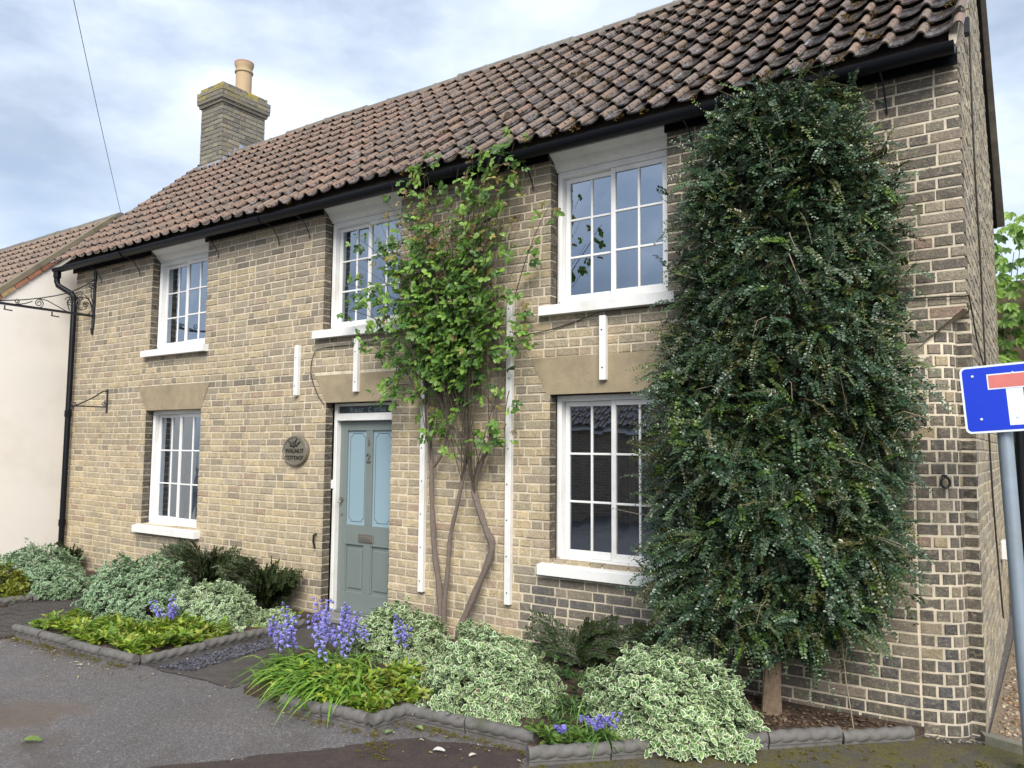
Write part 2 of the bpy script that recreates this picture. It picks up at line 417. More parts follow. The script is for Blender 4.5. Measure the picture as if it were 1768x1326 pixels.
# ------------------------------------------------------------------ the cottage
cot = thing('cottage', (-5.5, 2.0, 0), 'long yellow-grey brick cottage with pantile roof and white sash windows', 'house')
OPEN = dict(UL=(-9.05, -7.87, 2.93, 4.3), LL=(-9.06, -7.89, .74, 2.16), D=(-5.73, -4.81, -.1, 2.17),
            UM=(-5.81, -4.74, 2.93, 4.3), UR=(-3.02, -1.97, 2.92, 4.3), LR=(-3.02, -1.97, .80, 2.165))
LINT = dict(LL=((-9.06, -7.89), (-9.27, -7.73), 2.155, 2.463), D=((-5.73, -4.81), (-5.91, -4.68), 2.168, 2.452), LR=((-3.05, -1.94), (-3.21, -1.76), 2.165, 2.475))
CH, JT = .075, .0125
ZTOP = 4.22
SEAM = -.335
def edgelim(k, lo, z):
    (b0, b1), (t0, t1), za, zb = LINT[k]
    f = (z-za)/(zb-za); return (b0+(t0-b0)*f) if lo else (b1+(t1-b1)*f)
def blocked(z0, z1):
    """list of (x0 at bottom, x0 at top, x1 at bottom, x1 at top) cut out of a course"""
    zm = (z0+z1)/2; out = []
    for k, (a, b, c, d) in OPEN.items():
        if c < zm < d: out.append((a, a, b, b))
    for k in LINT:
        if LINT[k][2] < zm < LINT[k][3]:
            out.append((edgelim(k, 1, z0), edgelim(k, 1, z1), edgelim(k, 0, z0), edgelim(k, 0, z1)))
    return sorted(out)
YB = [(.50, .385, .20), (.46, .36, .195), (.42, .33, .195), (.40, .315, .20), (.47, .37, .22), (.37, .295, .185)]
GB = [(.31, .265, .185), (.27, .235, .17), (.33, .28, .19), (.29, .24, .18), (.24, .205, .155), (.33, .26, .19)]
DB = [(.13, .115, .095), (.16, .14, .11), (.11, .098, .085), (.18, .15, .115)]
BB = [(.065, .072, .09), (.085, .088, .10), (.05, .055, .072), (.11, .108, .11)]
KB = [(.36, .23, .16), (.37, .26, .19), (.31, .20, .15)]
def bcol(x, z, rnd=random):
    w = dict(y=.62, g=.30, d=.03, b=.0, k=.05)
    if z < 1.3 and x < -3.2: w = dict(y=.86, g=.09, d=.01, b=0, k=.04)
    if z < .35 and x < -3.2: w = dict(y=.5, g=.35, d=.1, b=0, k=.05)
    if z > 3.0: w = dict(y=.44, g=.47, d=.05, b=0, k=.04)
    if z > 3.75: w = dict(y=.12, g=.68, d=.18, b=0, k=.02)
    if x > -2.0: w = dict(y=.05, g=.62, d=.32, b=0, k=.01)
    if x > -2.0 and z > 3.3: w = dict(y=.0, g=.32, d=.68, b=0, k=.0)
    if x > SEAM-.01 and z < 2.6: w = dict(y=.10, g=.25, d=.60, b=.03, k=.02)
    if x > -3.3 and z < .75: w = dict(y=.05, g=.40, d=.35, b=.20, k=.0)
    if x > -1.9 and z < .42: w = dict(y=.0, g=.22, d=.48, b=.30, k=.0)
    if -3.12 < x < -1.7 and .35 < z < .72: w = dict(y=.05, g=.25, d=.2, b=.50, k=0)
    if -9.2 < x < -7.7 and .45 < z < .67: w = dict(y=.1, g=.7, d=.2, b=0, k=0)
    if x < -3.2 and 2.40 < z < 2.47: w = dict(y=.1, g=.55, d=.33, b=0, k=.02)
    if -9.2 < x < -1.8 and 2.70 < z < 2.86 and any(a-.1 < x < b+.1 for a, b in ((-9.05, -7.87), (-5.81, -4.74), (-3.02, -1.97))): w = dict(y=.1, g=.55, d=.35, b=0, k=0)
    t = rnd.random()*sum(w.values()); s = 0
    for k, v in w.items():
        s += v
        if t <= s: break
    PL = dict(y=YB, g=GB, d=DB, b=BB, k=KB)
    c = np.array(rnd.choice(PL[k])); f = rnd.uniform(.88, 1.12); tw = sum(w.values())
    mu = sum(w[q]/tw*np.mean(PL[q], axis=0) for q in w)
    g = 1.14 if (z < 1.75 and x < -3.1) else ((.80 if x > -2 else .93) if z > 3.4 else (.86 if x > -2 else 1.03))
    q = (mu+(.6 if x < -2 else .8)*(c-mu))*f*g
    return tuple(q*.84+.16*q.mean())

class Bricks:
    """collects bricks as small closed boxes with worn, bevelled fronts"""
    def __init__(s): s.items = []
    def add(s, P, c, key=None, side=None):
        """P(u, w, d) maps brick-local corner -> world; c colour; key = (x, z, area)"""
        s.items.append((P, c, key, side))
def brick_geo(xlb, xlt, xrb, xrt, z0, z1, mapf, depth=.10, rnd=random):
    """front face quad (4 corners) with bevel ring, then sides. mapf(x, d, z) -> world (d = depth behind wall face)"""
    j = lambda a: rnd.uniform(-a, a)
    bv = .0032; pr = rnd.uniform(-.0035, .0022); a0, a1, a2, a3 = j(.0022), j(.0022), j(.0022), j(.0022); e = lambda: abs(rnd.gauss(0, .0022))
    fr = [(xlb+bv+e(), pr+a0*.6, z0+bv+e()), (xrb-bv-e(), pr+a1*.6, z0+bv+e()), (xrt-bv-e(), pr+a2*.6, z1-bv-e()), (xlt+bv+e(), pr+a3*.6, z1-bv-e())]
    dz = j(.0020); dx = j(.0024)
    mid = [(xlb+dx, .0040, z0+dz), (xrb+dx, .0040, z0+dz), (xrt+dx, .0040, z1+dz), (xlt+dx, .0040, z1+dz)]
    bk = [(x, depth, z) for x, d, z in mid]
    V = [mapf(*p) for p in fr+mid+bk]
    F = [(0, 1, 2, 3)]
    for k in range(4):
        l = (k+1) % 4
        F += [(4+k, 4+l, l, k), (8+k, 8+l, 4+l, 4+k)]
    return V, F

ALLB = []   # (V, F, colour per vertex, score)
def facade_map(x, d, z): return (x, d+.0004*math.sin(x*1.7+z*2.1), z+.004*math.sin(x*.9)+.003*math.sin(x*2.3+z))
CLIMB_L = [(.3, -1.55), (.57, -1.88), (1.0, -1.98), (1.6, -2.0), (2.25, -1.97), (2.6, -1.85), (3.3, -1.77), (3.9, -1.58), (4.12, -1.3), (4.25, -.9)]
CLIMB_R = [(.3, -1.2), (.53, -.75), (.77, -.40), (1.1, -.30), (1.5, -.29), (2.0, -.28), (2.5, -.25), (2.8, -.29), (3.25, -.36), (3.6, -.43), (3.95, -.58), (4.25, -.85)]
def interp(tab, z): return float(np.interp(z, [t[0] for t in tab], [t[1] for t in tab]))
def score(x, z, w):
    d = (Vector((x, 0, z))-CAM); dist = d.length; cosv = abs(d.y)/dist
    hid = .45 < z < 4.15 and interp(CLIMB_L, z)-.02 < x < interp(CLIMB_R, z)+.02
    if x < -4.9 and z < .5: hid = True
    if -3.15 < x < -1.0 and z < .35: hid = True
    return 0 if hid else w*cosv/dist**2
ncourse = int(ZTOP/CH)
for k in range(-1, ncourse):
    z0 = k*CH+JT/2; z1 = (k+1)*CH-JT/2; zm = (z0+z1)/2
    if zm < 2.33: rb = rt = SEAM
    elif zm < 2.62: rb = SEAM+(z0-2.33)*1.155; rt = SEAM+(z1-2.33)*1.155; rb = max(SEAM, rb); rt = min(0, rt)
    else: rb = rt = 0.0
    segs = []; cur = (-11.0, -11.0)
    for (ab, at, bb, bt) in blocked(z0, z1):
        segs.append((cur[0], cur[1], ab, at)); cur = (bb, bt)
    segs.append((cur[0], cur[1], rb, rt))
    header_course = (k == 32)
    for (xlb, xlt, xrb, xrt) in segs:
        if min(xrb, xrt)-max(xlb, xlt) < .03: continue
        x = (xlb+xlt)/2; end = (xrb+xrt)/2
        ph = (k % 2); i = ph
        ws = []
        if ph == 0: ws.append(.1025)
        tot = 0
        x2 = x; first = True; lst = []
        while x2 < end-.02:
            if header_course: w = .103
            elif first and ph == 0: w = .105
            elif first: w = .215 if random.random() < .6 else .16
            else: w = .215 if i % 2 == 0 else .103
            if not first and random.random() < .12: w = random.choice((.215, .103, .215, .15))
            w *= random.uniform(.96, 1.04); i += 1; first = False
            if end-(x2+w) < .06: w = end-x2
            lst.append((x2, min(x2+w, end))); x2 += w+JT*random.uniform(.85, 1.2)
        if not lst: continue
        lst[-1] = (lst[-1][0], end)          # the last brick always reaches the end of its run
        for q, (a, b) in enumerate(lst):
            alb, alt, arb, art = a, a, b, b
            if q == 0: alb, alt = xlb, xlt
            if q == len(lst)-1 and abs(b-end) < .002: arb, art = xrb, xrt
            if arb-alb < .015: continue
            V, F = brick_geo(alb, alt, arb, art, z0, z1, facade_map, .098)
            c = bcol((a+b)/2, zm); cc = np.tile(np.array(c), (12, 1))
            dcol = np.array(random.choice(DB))*random.uniform(.35, .8)      # dark brick ends in the reveals: staining plus shade put into the colour
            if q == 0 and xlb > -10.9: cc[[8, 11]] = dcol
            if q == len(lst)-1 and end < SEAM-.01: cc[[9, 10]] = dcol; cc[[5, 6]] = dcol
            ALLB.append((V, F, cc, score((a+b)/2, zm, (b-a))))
# the rounded, cut-back corner below the stop
def corner_pt(s):
    """arc length fraction 0..1 along the rounded corner in plan -> (x, y, normal)"""
    t = s*math.pi/2
    x = SEAM+.012+.248*math.sin(t); y = .004+.17*(1-math.cos(t))
    nx, ny = .17*math.sin(t), -.248*math.cos(t)
    l = math.hypot(nx, ny); return x, y, nx/l, ny/l
_s = [corner_pt(i/60) for i in range(61)]
_len = [0]
for i in range(60): _len.append(_len[-1]+math.hypot(_s[i+1][0]-_s[i][0], _s[i+1][1]-_s[i][1]))
ARC = _len[-1]
def arc_map(off=0.0):
    def f(x, d, z):
        s = np.interp(x, _len, [i/60 for i in range(61)])
        px, py, nx, ny = corner_pt(float(s)); e = max(0, x-ARC)
        return (px-nx*d, py-ny*d+e, z+.002*math.sin(x*9))
    return f
AM = arc_map()
for k in range(-1, int(2.66/CH)):
    z0 = k*CH+JT/2; z1 = (k+1)*CH-JT/2; zm = (z0+z1)/2
    ws = [.105, .11, .09, .075] if k % 2 else [.165, .115, .06, .05]
    sc = (ARC-JT*len(ws))/sum(ws); x = 0
    for w in ws:
        w *= sc
        lo = SEAM+max(0, (zm-2.33))*1.155
        px = corner_pt((x+w/2)/ARC)[0]
        if px > lo-.02 or zm < 2.33:
            V, F = brick_geo(x+.004, x+.004, x+w, x+w, z0, z1, AM, .06)
            c = bcol(px, zm); ALLB.append((V, F, np.tile(np.array(c), (12, 1)), score(px, zm, w*.9)))
        x += w+JT
    # gable wall end, set back: dark bricks, colour deepened to hold its shadow
    def step_map(x, d, z): return (x, .172+d, z)
    V, F = brick_geo(-.094, -.094, -.002, -.002, z0, z1, step_map, .06)
    ALLB.append((V, F, np.tile(np.array(random.choice(DB))*random.uniform(.4, .75), (12, 1)), score(-.03, zm, .06)))
# gable wall (faces the alley), very slightly out of square
YR, ZR = 2.15, 6.47             # ridge
YE, ZE = -.2, 4.25              # tile edge at the eaves
DEEP = 4.3
def gable_map(x, d, z): return (-.016*x-d+.0004*math.sin(x*3+z*2), x, z+.004*math.sin(x*2))
def roofz(y): return ZE+(ZR-ZE)*(y-YE)/(YR-YE) if y <= YR else ZR-(ZR-ZE)*(y-YR)/(YR-YE)
GAB = []
for k in range(-1, int(6.5/CH)):
    z0 = k*CH+JT/2; z1 = (k+1)*CH-JT/2; zm = (z0+z1)/2
    ya, yb = (.176 if zm < 2.62 else .104), DEEP
    if zm > 4.1:
        f = (z1+.07-ZE)/(ZR-ZE); ya = max(ya, YE+f*(YR-YE)); yb = 2*YR-ya
    y = ya; i = k
    while y < yb-.03:
        w = (.215 if i % 2 else .103)*random.uniform(.95, 1.05); i += 1
        if yb-(y+w) < .05: w = yb-y
        V, F = brick_geo(y, y, min(y+w, yb), min(y+w, yb), z0, z1, gable_map, .06)
        g = random.choice([(.33, .29, .22), (.28, .25, .20), (.38, .34, .26), (.24, .215, .18), (.36, .30, .20)])
        GAB.append((V, F, np.tile(np.array(g)*random.uniform(.85, 1.15), (12, 1)), 0))
        y += w+JT
def join_bricks(lst, name, parent, m):
    V = np.array([v for b in lst for v in b[0]]); n = 12
    f0 = np.array(lst[0][1]); F = (f0[None]+np.arange(len(lst))[:, None, None]*n).reshape(-1, 4)
    return mesh_np(name, V, F, m, parent, tint=np.concatenate([b[2] for b in lst]))
fw_part = node('front_wall', cot)
ALLB.sort(key=lambda b: -b[3])
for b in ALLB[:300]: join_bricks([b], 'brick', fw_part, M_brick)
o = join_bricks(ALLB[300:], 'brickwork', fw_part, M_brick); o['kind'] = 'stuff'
gw_part = node('gable_wall', cot)
o = join_bricks(GAB, 'brickwork', gw_part, M_brick); o['kind'] = 'stuff'

# mortar bed behind the bricks, left open at the windows and the door
def mortar_bed():
    b = MB(); y0, y1 = .0050, .101
    xs = sorted({-11.0, SEAM, 0.0} | {OPEN[k][i] for k in OPEN for i in (0, 1)})
    zs = sorted({-.08, ZTOP, 2.62, 2.33} | {OPEN[k][i] for k in OPEN for i in (2, 3) if 0 < OPEN[k][i] < ZTOP})
    e = .006
    for i in range(len(xs)-1):
        xa, xb = xs[i], xs[i+1]; xm = (xa+xb)/2
        blk = [(c, d, k) for k, (a, bb, c, d) in OPEN.items() if a < xm < bb]
        z = -.08; runs = []
        for c, d, k in sorted(blk):
            if c > z: runs.append((z, c))
            z = max(z, d)
        if z < ZTOP: runs.append((z, ZTOP))
        runs = [(p, q) for za, zb in runs for p, q in (lambda c: zip(c, c[1:]))([za]+[w for w in zs if za < w < zb]+[zb])]
        for za, zb in runs:
            if xa >= SEAM-1e-6:
                if zb > 2.6: b.box(xa, -.008, y0, y1, max(za, 2.6), zb)
            else:
                # keep mortar 6 mm back from a reveal
                l = e if (i > 0 and any(abs(OPEN[k][1]-xa) < 1e-6 and OPEN[k][2] < (za+zb)/2 < OPEN[k][3] for k in OPEN)) else 0
                r = e if any(abs(OPEN[k][0]-xb) < 1e-6 and OPEN[k][2] < (za+zb)/2 < OPEN[k][3] for k in OPEN) else 0
                b.box(xa+l, xb-r, y0, y1, za, zb)
    # triangular stop over the cut corner
    b.prism([(SEAM, 2.33), (0-.008, 2.62), (SEAM, 2.62)], y0+.001, y1-.004)
    b.build('mortar', M_mortar, fw_part)
    c = MB(); n = 16; vs = [(SEAM-.012, .0065, -.08), (SEAM-.012, .0065, 2.62)]
    for i in range(n+1):
        px, py, nx, ny = corner_pt(i/n); vs += [(px-nx*.006, py-ny*.006, -.08), (px-nx*.006, py-ny*.006, 2.62)]
    vs += [(-.09, .1745, -.08), (-.09, .1745, 2.62), (-.003, .1745, -.08), (-.003, .1745, 2.62), (-.003, .26, -.08), (-.003, .26, 2.62)]
    m = len(vs)//2
    c.add(vs, [(2*i, 2*i+2, 2*i+3, 2*i+1) for i in range(m-1)])
    c.build('corner_mortar', M_mortar, fw_part)
    g = MB(); pts = [(.104, 2.62), (.104, 4.16), (YR, ZR-.06), (DEEP-.1, 4.16), (DEEP, 4.1), (DEEP, -.08), (.18, -.08), (.18, 2.62)]
    n = len(pts)
    A = [(-.016*y-.0065, y, z) for y, z in pts]; B = [(-.016*y-.1, y, z) for y, z in pts]
    g.add(A+B, [tuple(range(n))[::-1], tuple(range(n, 2*n))]+[(i, (i+1) % n, (i+1) % n+n, i+n) for i in range(n)])
    g.build('mortar', M_mortar, gw_part)
    # rear and left walls, plain rendered brick never seen from the street
    w = MB(); w.box(-11.0, -.17, DEEP-.1, DEEP-.005, -.08, 4.1)
    w.build('rear_wall', M_stone, cot)
    l = MB(); vs = [(.11, -.08), (DEEP-.11, -.08), (DEEP-.11, 4.1), (YR, ZR-.1), (.11, 4.15)]; n = 5
    l.add([(-11.0, y, z) for y, z in vs]+[(-10.9, y, z) for y, z in vs], [tuple(range(n)), tuple(range(n, 2*n))[::-1]]+[(i, i+n, (i+1) % n+n, (i+1) % n) for i in range(n)])
    l.build('left_wall', M_stone, cot)
mortar_bed()
# underside of the stop (the overhanging brick corner)
b = MB(); b.add([(SEAM, .003, 2.325), (-.004, .003, 2.615), (-.004, .30, 2.617), (SEAM, .30, 2.327)], [(0, 3, 2, 1)]); b.build('corner_stop', M_stone, cot)
for k, ((b0, b1), (t0, t1), za, zb) in LINT.items():
    b = MB(); b.prism([(b0, za), (b1, za), (t1, zb), (t0, zb)], -.004, .095); b.build('lintel', M_stone, cot)
# rooms: floors, ceilings and a dark spine wall so the glass has depth behind it
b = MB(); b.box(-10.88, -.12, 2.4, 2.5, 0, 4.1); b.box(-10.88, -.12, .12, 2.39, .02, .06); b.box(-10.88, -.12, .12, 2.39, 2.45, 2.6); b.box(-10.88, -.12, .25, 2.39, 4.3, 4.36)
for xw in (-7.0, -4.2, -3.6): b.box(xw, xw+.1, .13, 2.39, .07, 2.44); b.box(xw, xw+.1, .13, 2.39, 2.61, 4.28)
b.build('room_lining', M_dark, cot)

# windows ----------------------------------------------------------
def window(x0, x1, z0, z1, upper):
    w = node('window', cot); f = MB(); yf = .102
    zt = 4.075 if upper else z1-.004
    fwid = .048
    f.bbox(x0+.003, x0+fwid, yf, yf+.11, z0, zt); f.bbox(x1-fwid, x1-.003, yf, yf+.11, z0, zt)
    f.bbox(x0+fwid, x1-fwid, yf+.001, yf+.11, zt-fwid, zt-.001); f.bbox(x0+fwid, x1-fwid, yf-.012, yf+.11, z0, z0+.03)
    f.bbox(x0+.02, x0+fwid-.01, yf-.012, yf+.004, z0+.032, zt-.02, .003)
    f.build('frame', M_white, w)
    s = MB(); d = .012
    # sloping sill with a drip edge
    a, c = x0-.075, x1+.08; zs = z0
    pr = [(-.075, zs-.098), (.12, zs-.098), (.12, zs+.004), (-.06, zs-.016), (-.075, zs-.022)]
    n = len(pr); s.add([(a, y, z) for y, z in pr]+[(c, y, z) for y, z in pr], [tuple(range(n))[::-1], tuple(range(n, 2*n))]+[(i, (i+1) % n, (i+1) % n+n, i+n) for i in range(n)])
    s.build('sill', M_white, w)
    xa, xb = x0+fwid, x1-fwid; zb, zc = z0+.031, zt-fwid-.002; mid = (xa+xb)/2
    for (l, r, y) in ((xa+.004, mid+.022, yf+.058), (mid-.022, xb-.004, yf+.018)):
        q = MB(); st = .040; rb = .062; dep = .034
        q.bbox(l, l+st, y, y+dep, zb, zc, .003); q.bbox(r-st, r, y, y+dep, zb, zc, .003)
        q.bbox(l+st, r-st, y+.001, y+dep, zb, zb+rb, .003); q.bbox(l+st, r-st, y+.001, y+dep, zc-st, zc, .003)
        gx0, gx1, gz0, gz1 = l+st, r-st, zb+rb, zc-st; bw = .009
        gm = (gx0+gx1)/2; q.bbox(gm-bw, gm+bw, y+.004, y+dep-.004, gz0, gz1, .003)
        for k in (1, 2):
            zz = gz0+(gz1-gz0)*k/3; q.bbox(gx0, gx1, y+.006, y+dep-.005, zz-bw, zz+bw, .003)
        q.build('sash', M_white, w)
        for i in range(2):
            for k in range(3):
                p = MB(); X0 = gx0+.001 if i == 0 else gm+bw-.003; X1 = gm-bw+.003 if i == 0 else gx1-.001
                Z0 = gz0+(gz1-gz0)*k/3; Z1 = gz0+(gz1-gz0)*(k+1)/3
                t = [random.uniform(-.0012, .0012) for _ in range(4)]; yy = y+.017
                p.add([(X0, yy+t[0], Z0), (X1, yy+t[1], Z0), (X1, yy+t[2], Z1), (X0, yy+t[3], Z1)], [(0, 1, 2, 3)])
                p.build('pane', M_glass, w)
    if upper:
        h = MB(); pr = [(.11, 4.0755), (.085, 4.0755), (.083, 4.098), (.062, 4.104), (.03, 4.155), (-.035, 4.20), (-.035, 4.232), (.11, 4.232)]
        n = len(pr); a, c = x0+.002, x1-.002
        h.add([(a, y, z) for y, z in pr]+[(c, y, z) for y, z in pr], [tuple(range(n)), tuple(range(n, 2*n))[::-1]]+[(i, i+n, (i+1) % n+n, (i+1) % n) for i in range(n)])
        h.build('head_board', M_white, w)
    return w
def curtain(x0, x1, z0, z1, y, parent):
    n = max(8, int((x1-x0)/.018)); vs = []; fs = []
    for i in range(n+1):
        x = x0+(x1-x0)*i/n; yy = y+.018*math.sin(i*1.3)+.008*math.sin(i*.37+x0)
        vs += [(x, yy, z0), (x, yy+.004, z1)]
    b = MB(); b.add(vs, [(2*i, 2*i+2, 2*i+3, 2*i+1) for i in range(n)])
    return b.build('curtain', M_net, parent, smooth=True)
wins = {}
for k in ('UL', 'LL', 'UM', 'UR', 'LR'):
    x0, x1, z0, z1 = OPEN[k]; wins[k] = window(x0, x1, z0, z1, k[0] == 'U')
curtain(-8.55, -7.9, 3.0, 4.05, .36, wins['UL']); curtain(-9.03, -8.93, 3.0, 4.05, .34, wins['UL'])
curtain(-5.35, -5.05, 3.0, 4.05, .42, wins['UM']); curtain(-8.45, -8.2, .8, 2.1, .40, wins['LL'])
curtain(-2.47, -2.35, 3.0, 4.05, .34, wins['UR']); curtain(-2.46, -2.40, .9, 2.1, .32, wins['LR'])

# door -------------------------------------------------------------
def text(body, size, ext, name, m, parent, loc, rot=(math.pi/2, 0, 0), sx=1.0, bold=0, base=None):
    c = bpy.data.curves.new(name, 'FONT'); c.body = body; c.size = size; c.extrude = ext; c.align_x = 'CENTER'; c.offset = bold
    t = bpy.data.objects.new(name, c); COL.objects.link(t)
    dg = bpy.context.evaluated_depsgraph_get(); me = bpy.data.meshes.new_from_object(t.evaluated_get(dg))
    COL.objects.unlink(t); bpy.data.objects.remove(t)
    me.materials.clear(); me.materials.append(m); me.name = name
    o = bpy.data.objects.new(name, me); COL.objects.link(o); o.parent = parent
    o.location = Vector(loc)-WLOC[parent.name]; o.rotation_euler = rot; o.scale = (sx, 1, 1)
    WLOC[o.name] = Vector(loc); return o
def door():
    d = node('door', cot); x0, x1 = -5.727, -4.813; yf = .115
    f = MB(); f.bbox(x0, x0+.042, yf, yf+.12, .0, 2.164); f.bbox(x1-.042, x1, yf, yf+.12, .0, 2.164)
    f.bbox(x0+.042, x1-.042, yf-.006, yf+.12, 1.985, 2.06); f.bbox(x0+.042, x1-.042, yf+.001, yf+.12, 2.135, 2.163)
    f.build('door_frame', M_white, d)
    g = MB(); g.box(x0+.043, x1-.043, yf+.03, yf+.05, 2.061, 2.134); g.build('fanlight', M_fanlight, d)
    for s, px, sz in (('W', -5.505, .068), ('ALNUT', -5.395, .052), ('C', -5.245, .068), ('OTTAGE', -5.10, .052)):
        text(s, sz, .002, 'lettering', M_etch, d, (px, yf+.026, 2.074), sx=.80)
    X0, X1, Y = x0+.044, x1-.044, .17; ya, yb = Y, Y+.045
    l = MB(); st = .098; zb = .075; zt = 1.982; xm = (X0+X1)/2
    l.bbox(X0, X0+st, ya, yb, zb, zt, .003); l.bbox(X1-st, X1, ya, yb, zb, zt, .003)
    for a, c in ((zb, .265), (.735, .935), (1.885, zt)): l.bbox(X0+st, X1-st, ya+.001, yb, a, c, .003)
    for a, c in ((.265, .735), (.935, 1.885)): l.bbox(xm-.045, xm+.045, ya+.001, yb, a, c, .003)
    l.prism([(X0, .03), (X1, .03), (X1, .074), (X0, .074)], ya-.035, yb)
    l.build('door_leaf', M_door, d)
    for a, c in ((X0+st, xm-.045), (xm+.045, X1-st)):
        p = MB(); p.box(a, c, ya+.022, yb-.003, .265, .735); p.bbox(a+.035, c-.035, ya+.010, ya+.024, .30, .70, .009)
        for u in ((a, a+.014, .265, .735), (c-.014, c, .265, .735)): p.bbox(u[0], u[1], ya+.006, ya+.02, u[2], u[3], .004)
        p.build('door_panel', M_door, d)
        q = MB(); q.box(a, c, ya+.022, yb-.006, .935, 1.885); q.build('glass_panel', M_frost, d)
        e = MB(); i = .028; k = .035; zz0, zz1 = .965, 1.855
        pl = [(a+i, zz0+k), (a+i+.012, zz0+k), (a+i+k, zz0+.012), (a+i+k, zz0), (c-i-k, zz0), (c-i-k, zz0+.012), (c-i-.012, zz0+k), (c-i, zz0+k),
              (c-i, zz1-k), (c-i-.012, zz1-k), (c-i-k, zz1-.012), (c-i-k, zz1), (a+i+k, zz1), (a+i+k, zz1-.012), (a+i+.012, zz1-k), (a+i, zz1-k)]
        for u, v in zip(pl, pl[1:]+pl[:1]): e.tube([(u[0], ya+.0215, u[1]), (v[0], ya+.0215, v[1])], .0026, 4)
        e.build('etched_border', M_letter, d)
    b = MB(); zc = .81; b.bbox(xm-.115, xm+.09, ya-.012, ya+.002, zc-.042, zc+.042, .004); b.bbox(xm-.09, xm+.065, ya-.018, ya-.009, zc-.02, zc+.02, .003); b.build('letter_plate', M_brass, d)
    text('1', .115, .006, 'numeral', M_brass, d, (xm, ya-.006, 1.735)); text('2', .125, .006, 'numeral', M_brass, d, (xm, ya-.006, 1.57), bold=.002)
    h = MB(); h.lathe((X0+.045, ya, 1.185), [(.018, 0), (.026, -.012), (.024, -.02), (.0, -.022)], 12, 'y'); h.tube([(X0+.045, ya-.015, 1.165), (X0+.035, ya-.04, 1.15), (X0+.055, ya-.04, 1.15), (X0+.048, ya-.015, 1.17)], .007, 6)
    h.lathe((X0+.045, ya, 1.03), [(.012, 0), (.015, -.007), (.0, -.009)], 10, 'y'); h.build('lock', M_brass, d)
    b = MB(); b.bbox(x0-.02, x0+.022, yf-.018, yf-.002, 1.29, 1.38, .003); b.build('bell_push', M_white, d)
    b = MB(); b.bbox(-5.72, -4.82, -.10, .16, .005, .06, .012); b.build('door_step', M_wood, d)
door()

# roof -------------------------------------------------------------
roof = node('roof', cot)
TW, NROW = .2025, 12
NCOL = 56
PX0 = .045 - NCOL*TW
u_slope = Vector((0, YR-YE, ZR-ZE)); SL = u_slope.length; u_slope.normalize(); n_slope = Vector((0, -u_slope.z, u_slope.y))
G = SL/NROW
PROF = [(-.006, .012, .1), (.010, .002, .0), (.04, -.002, .0), (.08, .000, .0), (.115, .008, .0), (.142, .019, .05), (.158, .036, .9), (.174, .046, 1), (.190, .044, 1), (.203, .030, 1), (.209, .010, .5)]
TILEC = [(.22, .135, .10), (.24, .15, .11), (.20, .13, .10), (.17, .12, .10), (.25, .165, .125), (.19, .135, .11), (.15, .112, .10), (.21, .14, .105)]
REDC = [(.28, .14, .095), (.30, .175, .12), (.26, .15, .11)]
def tile_mesh(x, s, c, origin, us, ns, length, rnd, sag=0):
    th = .013; k = len(PROF); V = []; E = []
    tw = rnd.uniform(-.004, .004); lift = rnd.uniform(-.002, .005); sk = rnd.uniform(-.006, .006)*(4 if rnd.random() < .05 else 1); s = s-(rnd.uniform(.01, .045) if rnd.random() < .05 else 0)
    for (t, up) in ((0, .043+lift), (length+.05, 0)):
        for j, (px, h, e) in enumerate(PROF):
            V.append(origin+Vector((x+px+tw+sk*(t > 0), 0, 0))+us*(s+t)+ns*(h+up+.004)); E.append(e)
    for j, (px, h, e) in enumerate(PROF):
        V.append(origin+Vector((x+px+tw, 0, 0))+us*s+ns*(h+.043+lift+.004-th)); E.append(e)
    F = [(j, j+1, k+j+1, k+j) for j in range(k-1)]+[(2*k+j, 2*k+j+1, j+1, j) for j in range(k-1)]
    c = np.array(c); pan = (.55*c+.45*np.array((.150, .128, .122)))*.48; rol = (.7*c+.45*np.array((.37, .265, .185)))*.68
    cc = np.zeros((3*k, 3))
    for j, (px, h, e) in enumerate(PROF):      # rolls are paler than the pans
        cc[[j, k+j, 2*k+j]] = pan*(1-e)+rol*e; cc[2*k+j] *= .4  # lower edge darkened: shadow under the tile end put into the colour
    return [tuple(v) for v in V], F, cc, E
def join_tiles(lst, name, parent, m):
    n = len(lst[0][0]); f0 = np.array(lst[0][1])
    V = np.array([v for t in lst for v in t[0]]); F = (f0[None]+np.arange(len(lst))[:, None, None]*n).reshape(-1, 4)
    return mesh_np(name, V, F, m, parent, tint=np.concatenate([t[2] for t in lst]), edge=np.concatenate([t[3] for t in lst]), smooth=False)
tiles = []
O = Vector((0, YE, ZE))
for i in range(NCOL):
    for r in range(NROW):
        x = PX0+i*TW; s = r*G
        wav = .012*math.sin(x*.9+r*.3)+.01*math.sin(x*2.1)
        c = random.choice(TILEC) if random.random() > (.15 if x > -6 else .6) else random.choice(REDC)
        if x > -4.5 and random.random() < .35: c = random.choice([(.15, .125, .125), (.13, .11, .115), (.19, .15, .14)])
        f = random.uniform(.62, 1.12); c = tuple(q*f for q in c)
        t = tile_mesh(x, s, c, O+Vector((0, 0, wav)), u_slope, n_slope, G, random)
        p = O+Vector((x, 0, 0))+u_slope*s-CAM
        vis = 1
        dd = p.length; pz = p.dot(fw); py = 663-1354*p.dot(uu)/pz
        if py < -20: vis = 0
        tiles.append(t+(vis/dd**2,))
tiles.sort(key=lambda t: -t[4])
for t in tiles[:300]: join_tiles([t], 'pantile', roof, M_tile)
o = join_tiles(tiles[300:], 'pantiles', roof, M_tile); o['kind'] = 'stuff'
b = MB(); e = .03      # boarding under the tiles and the plain back slope
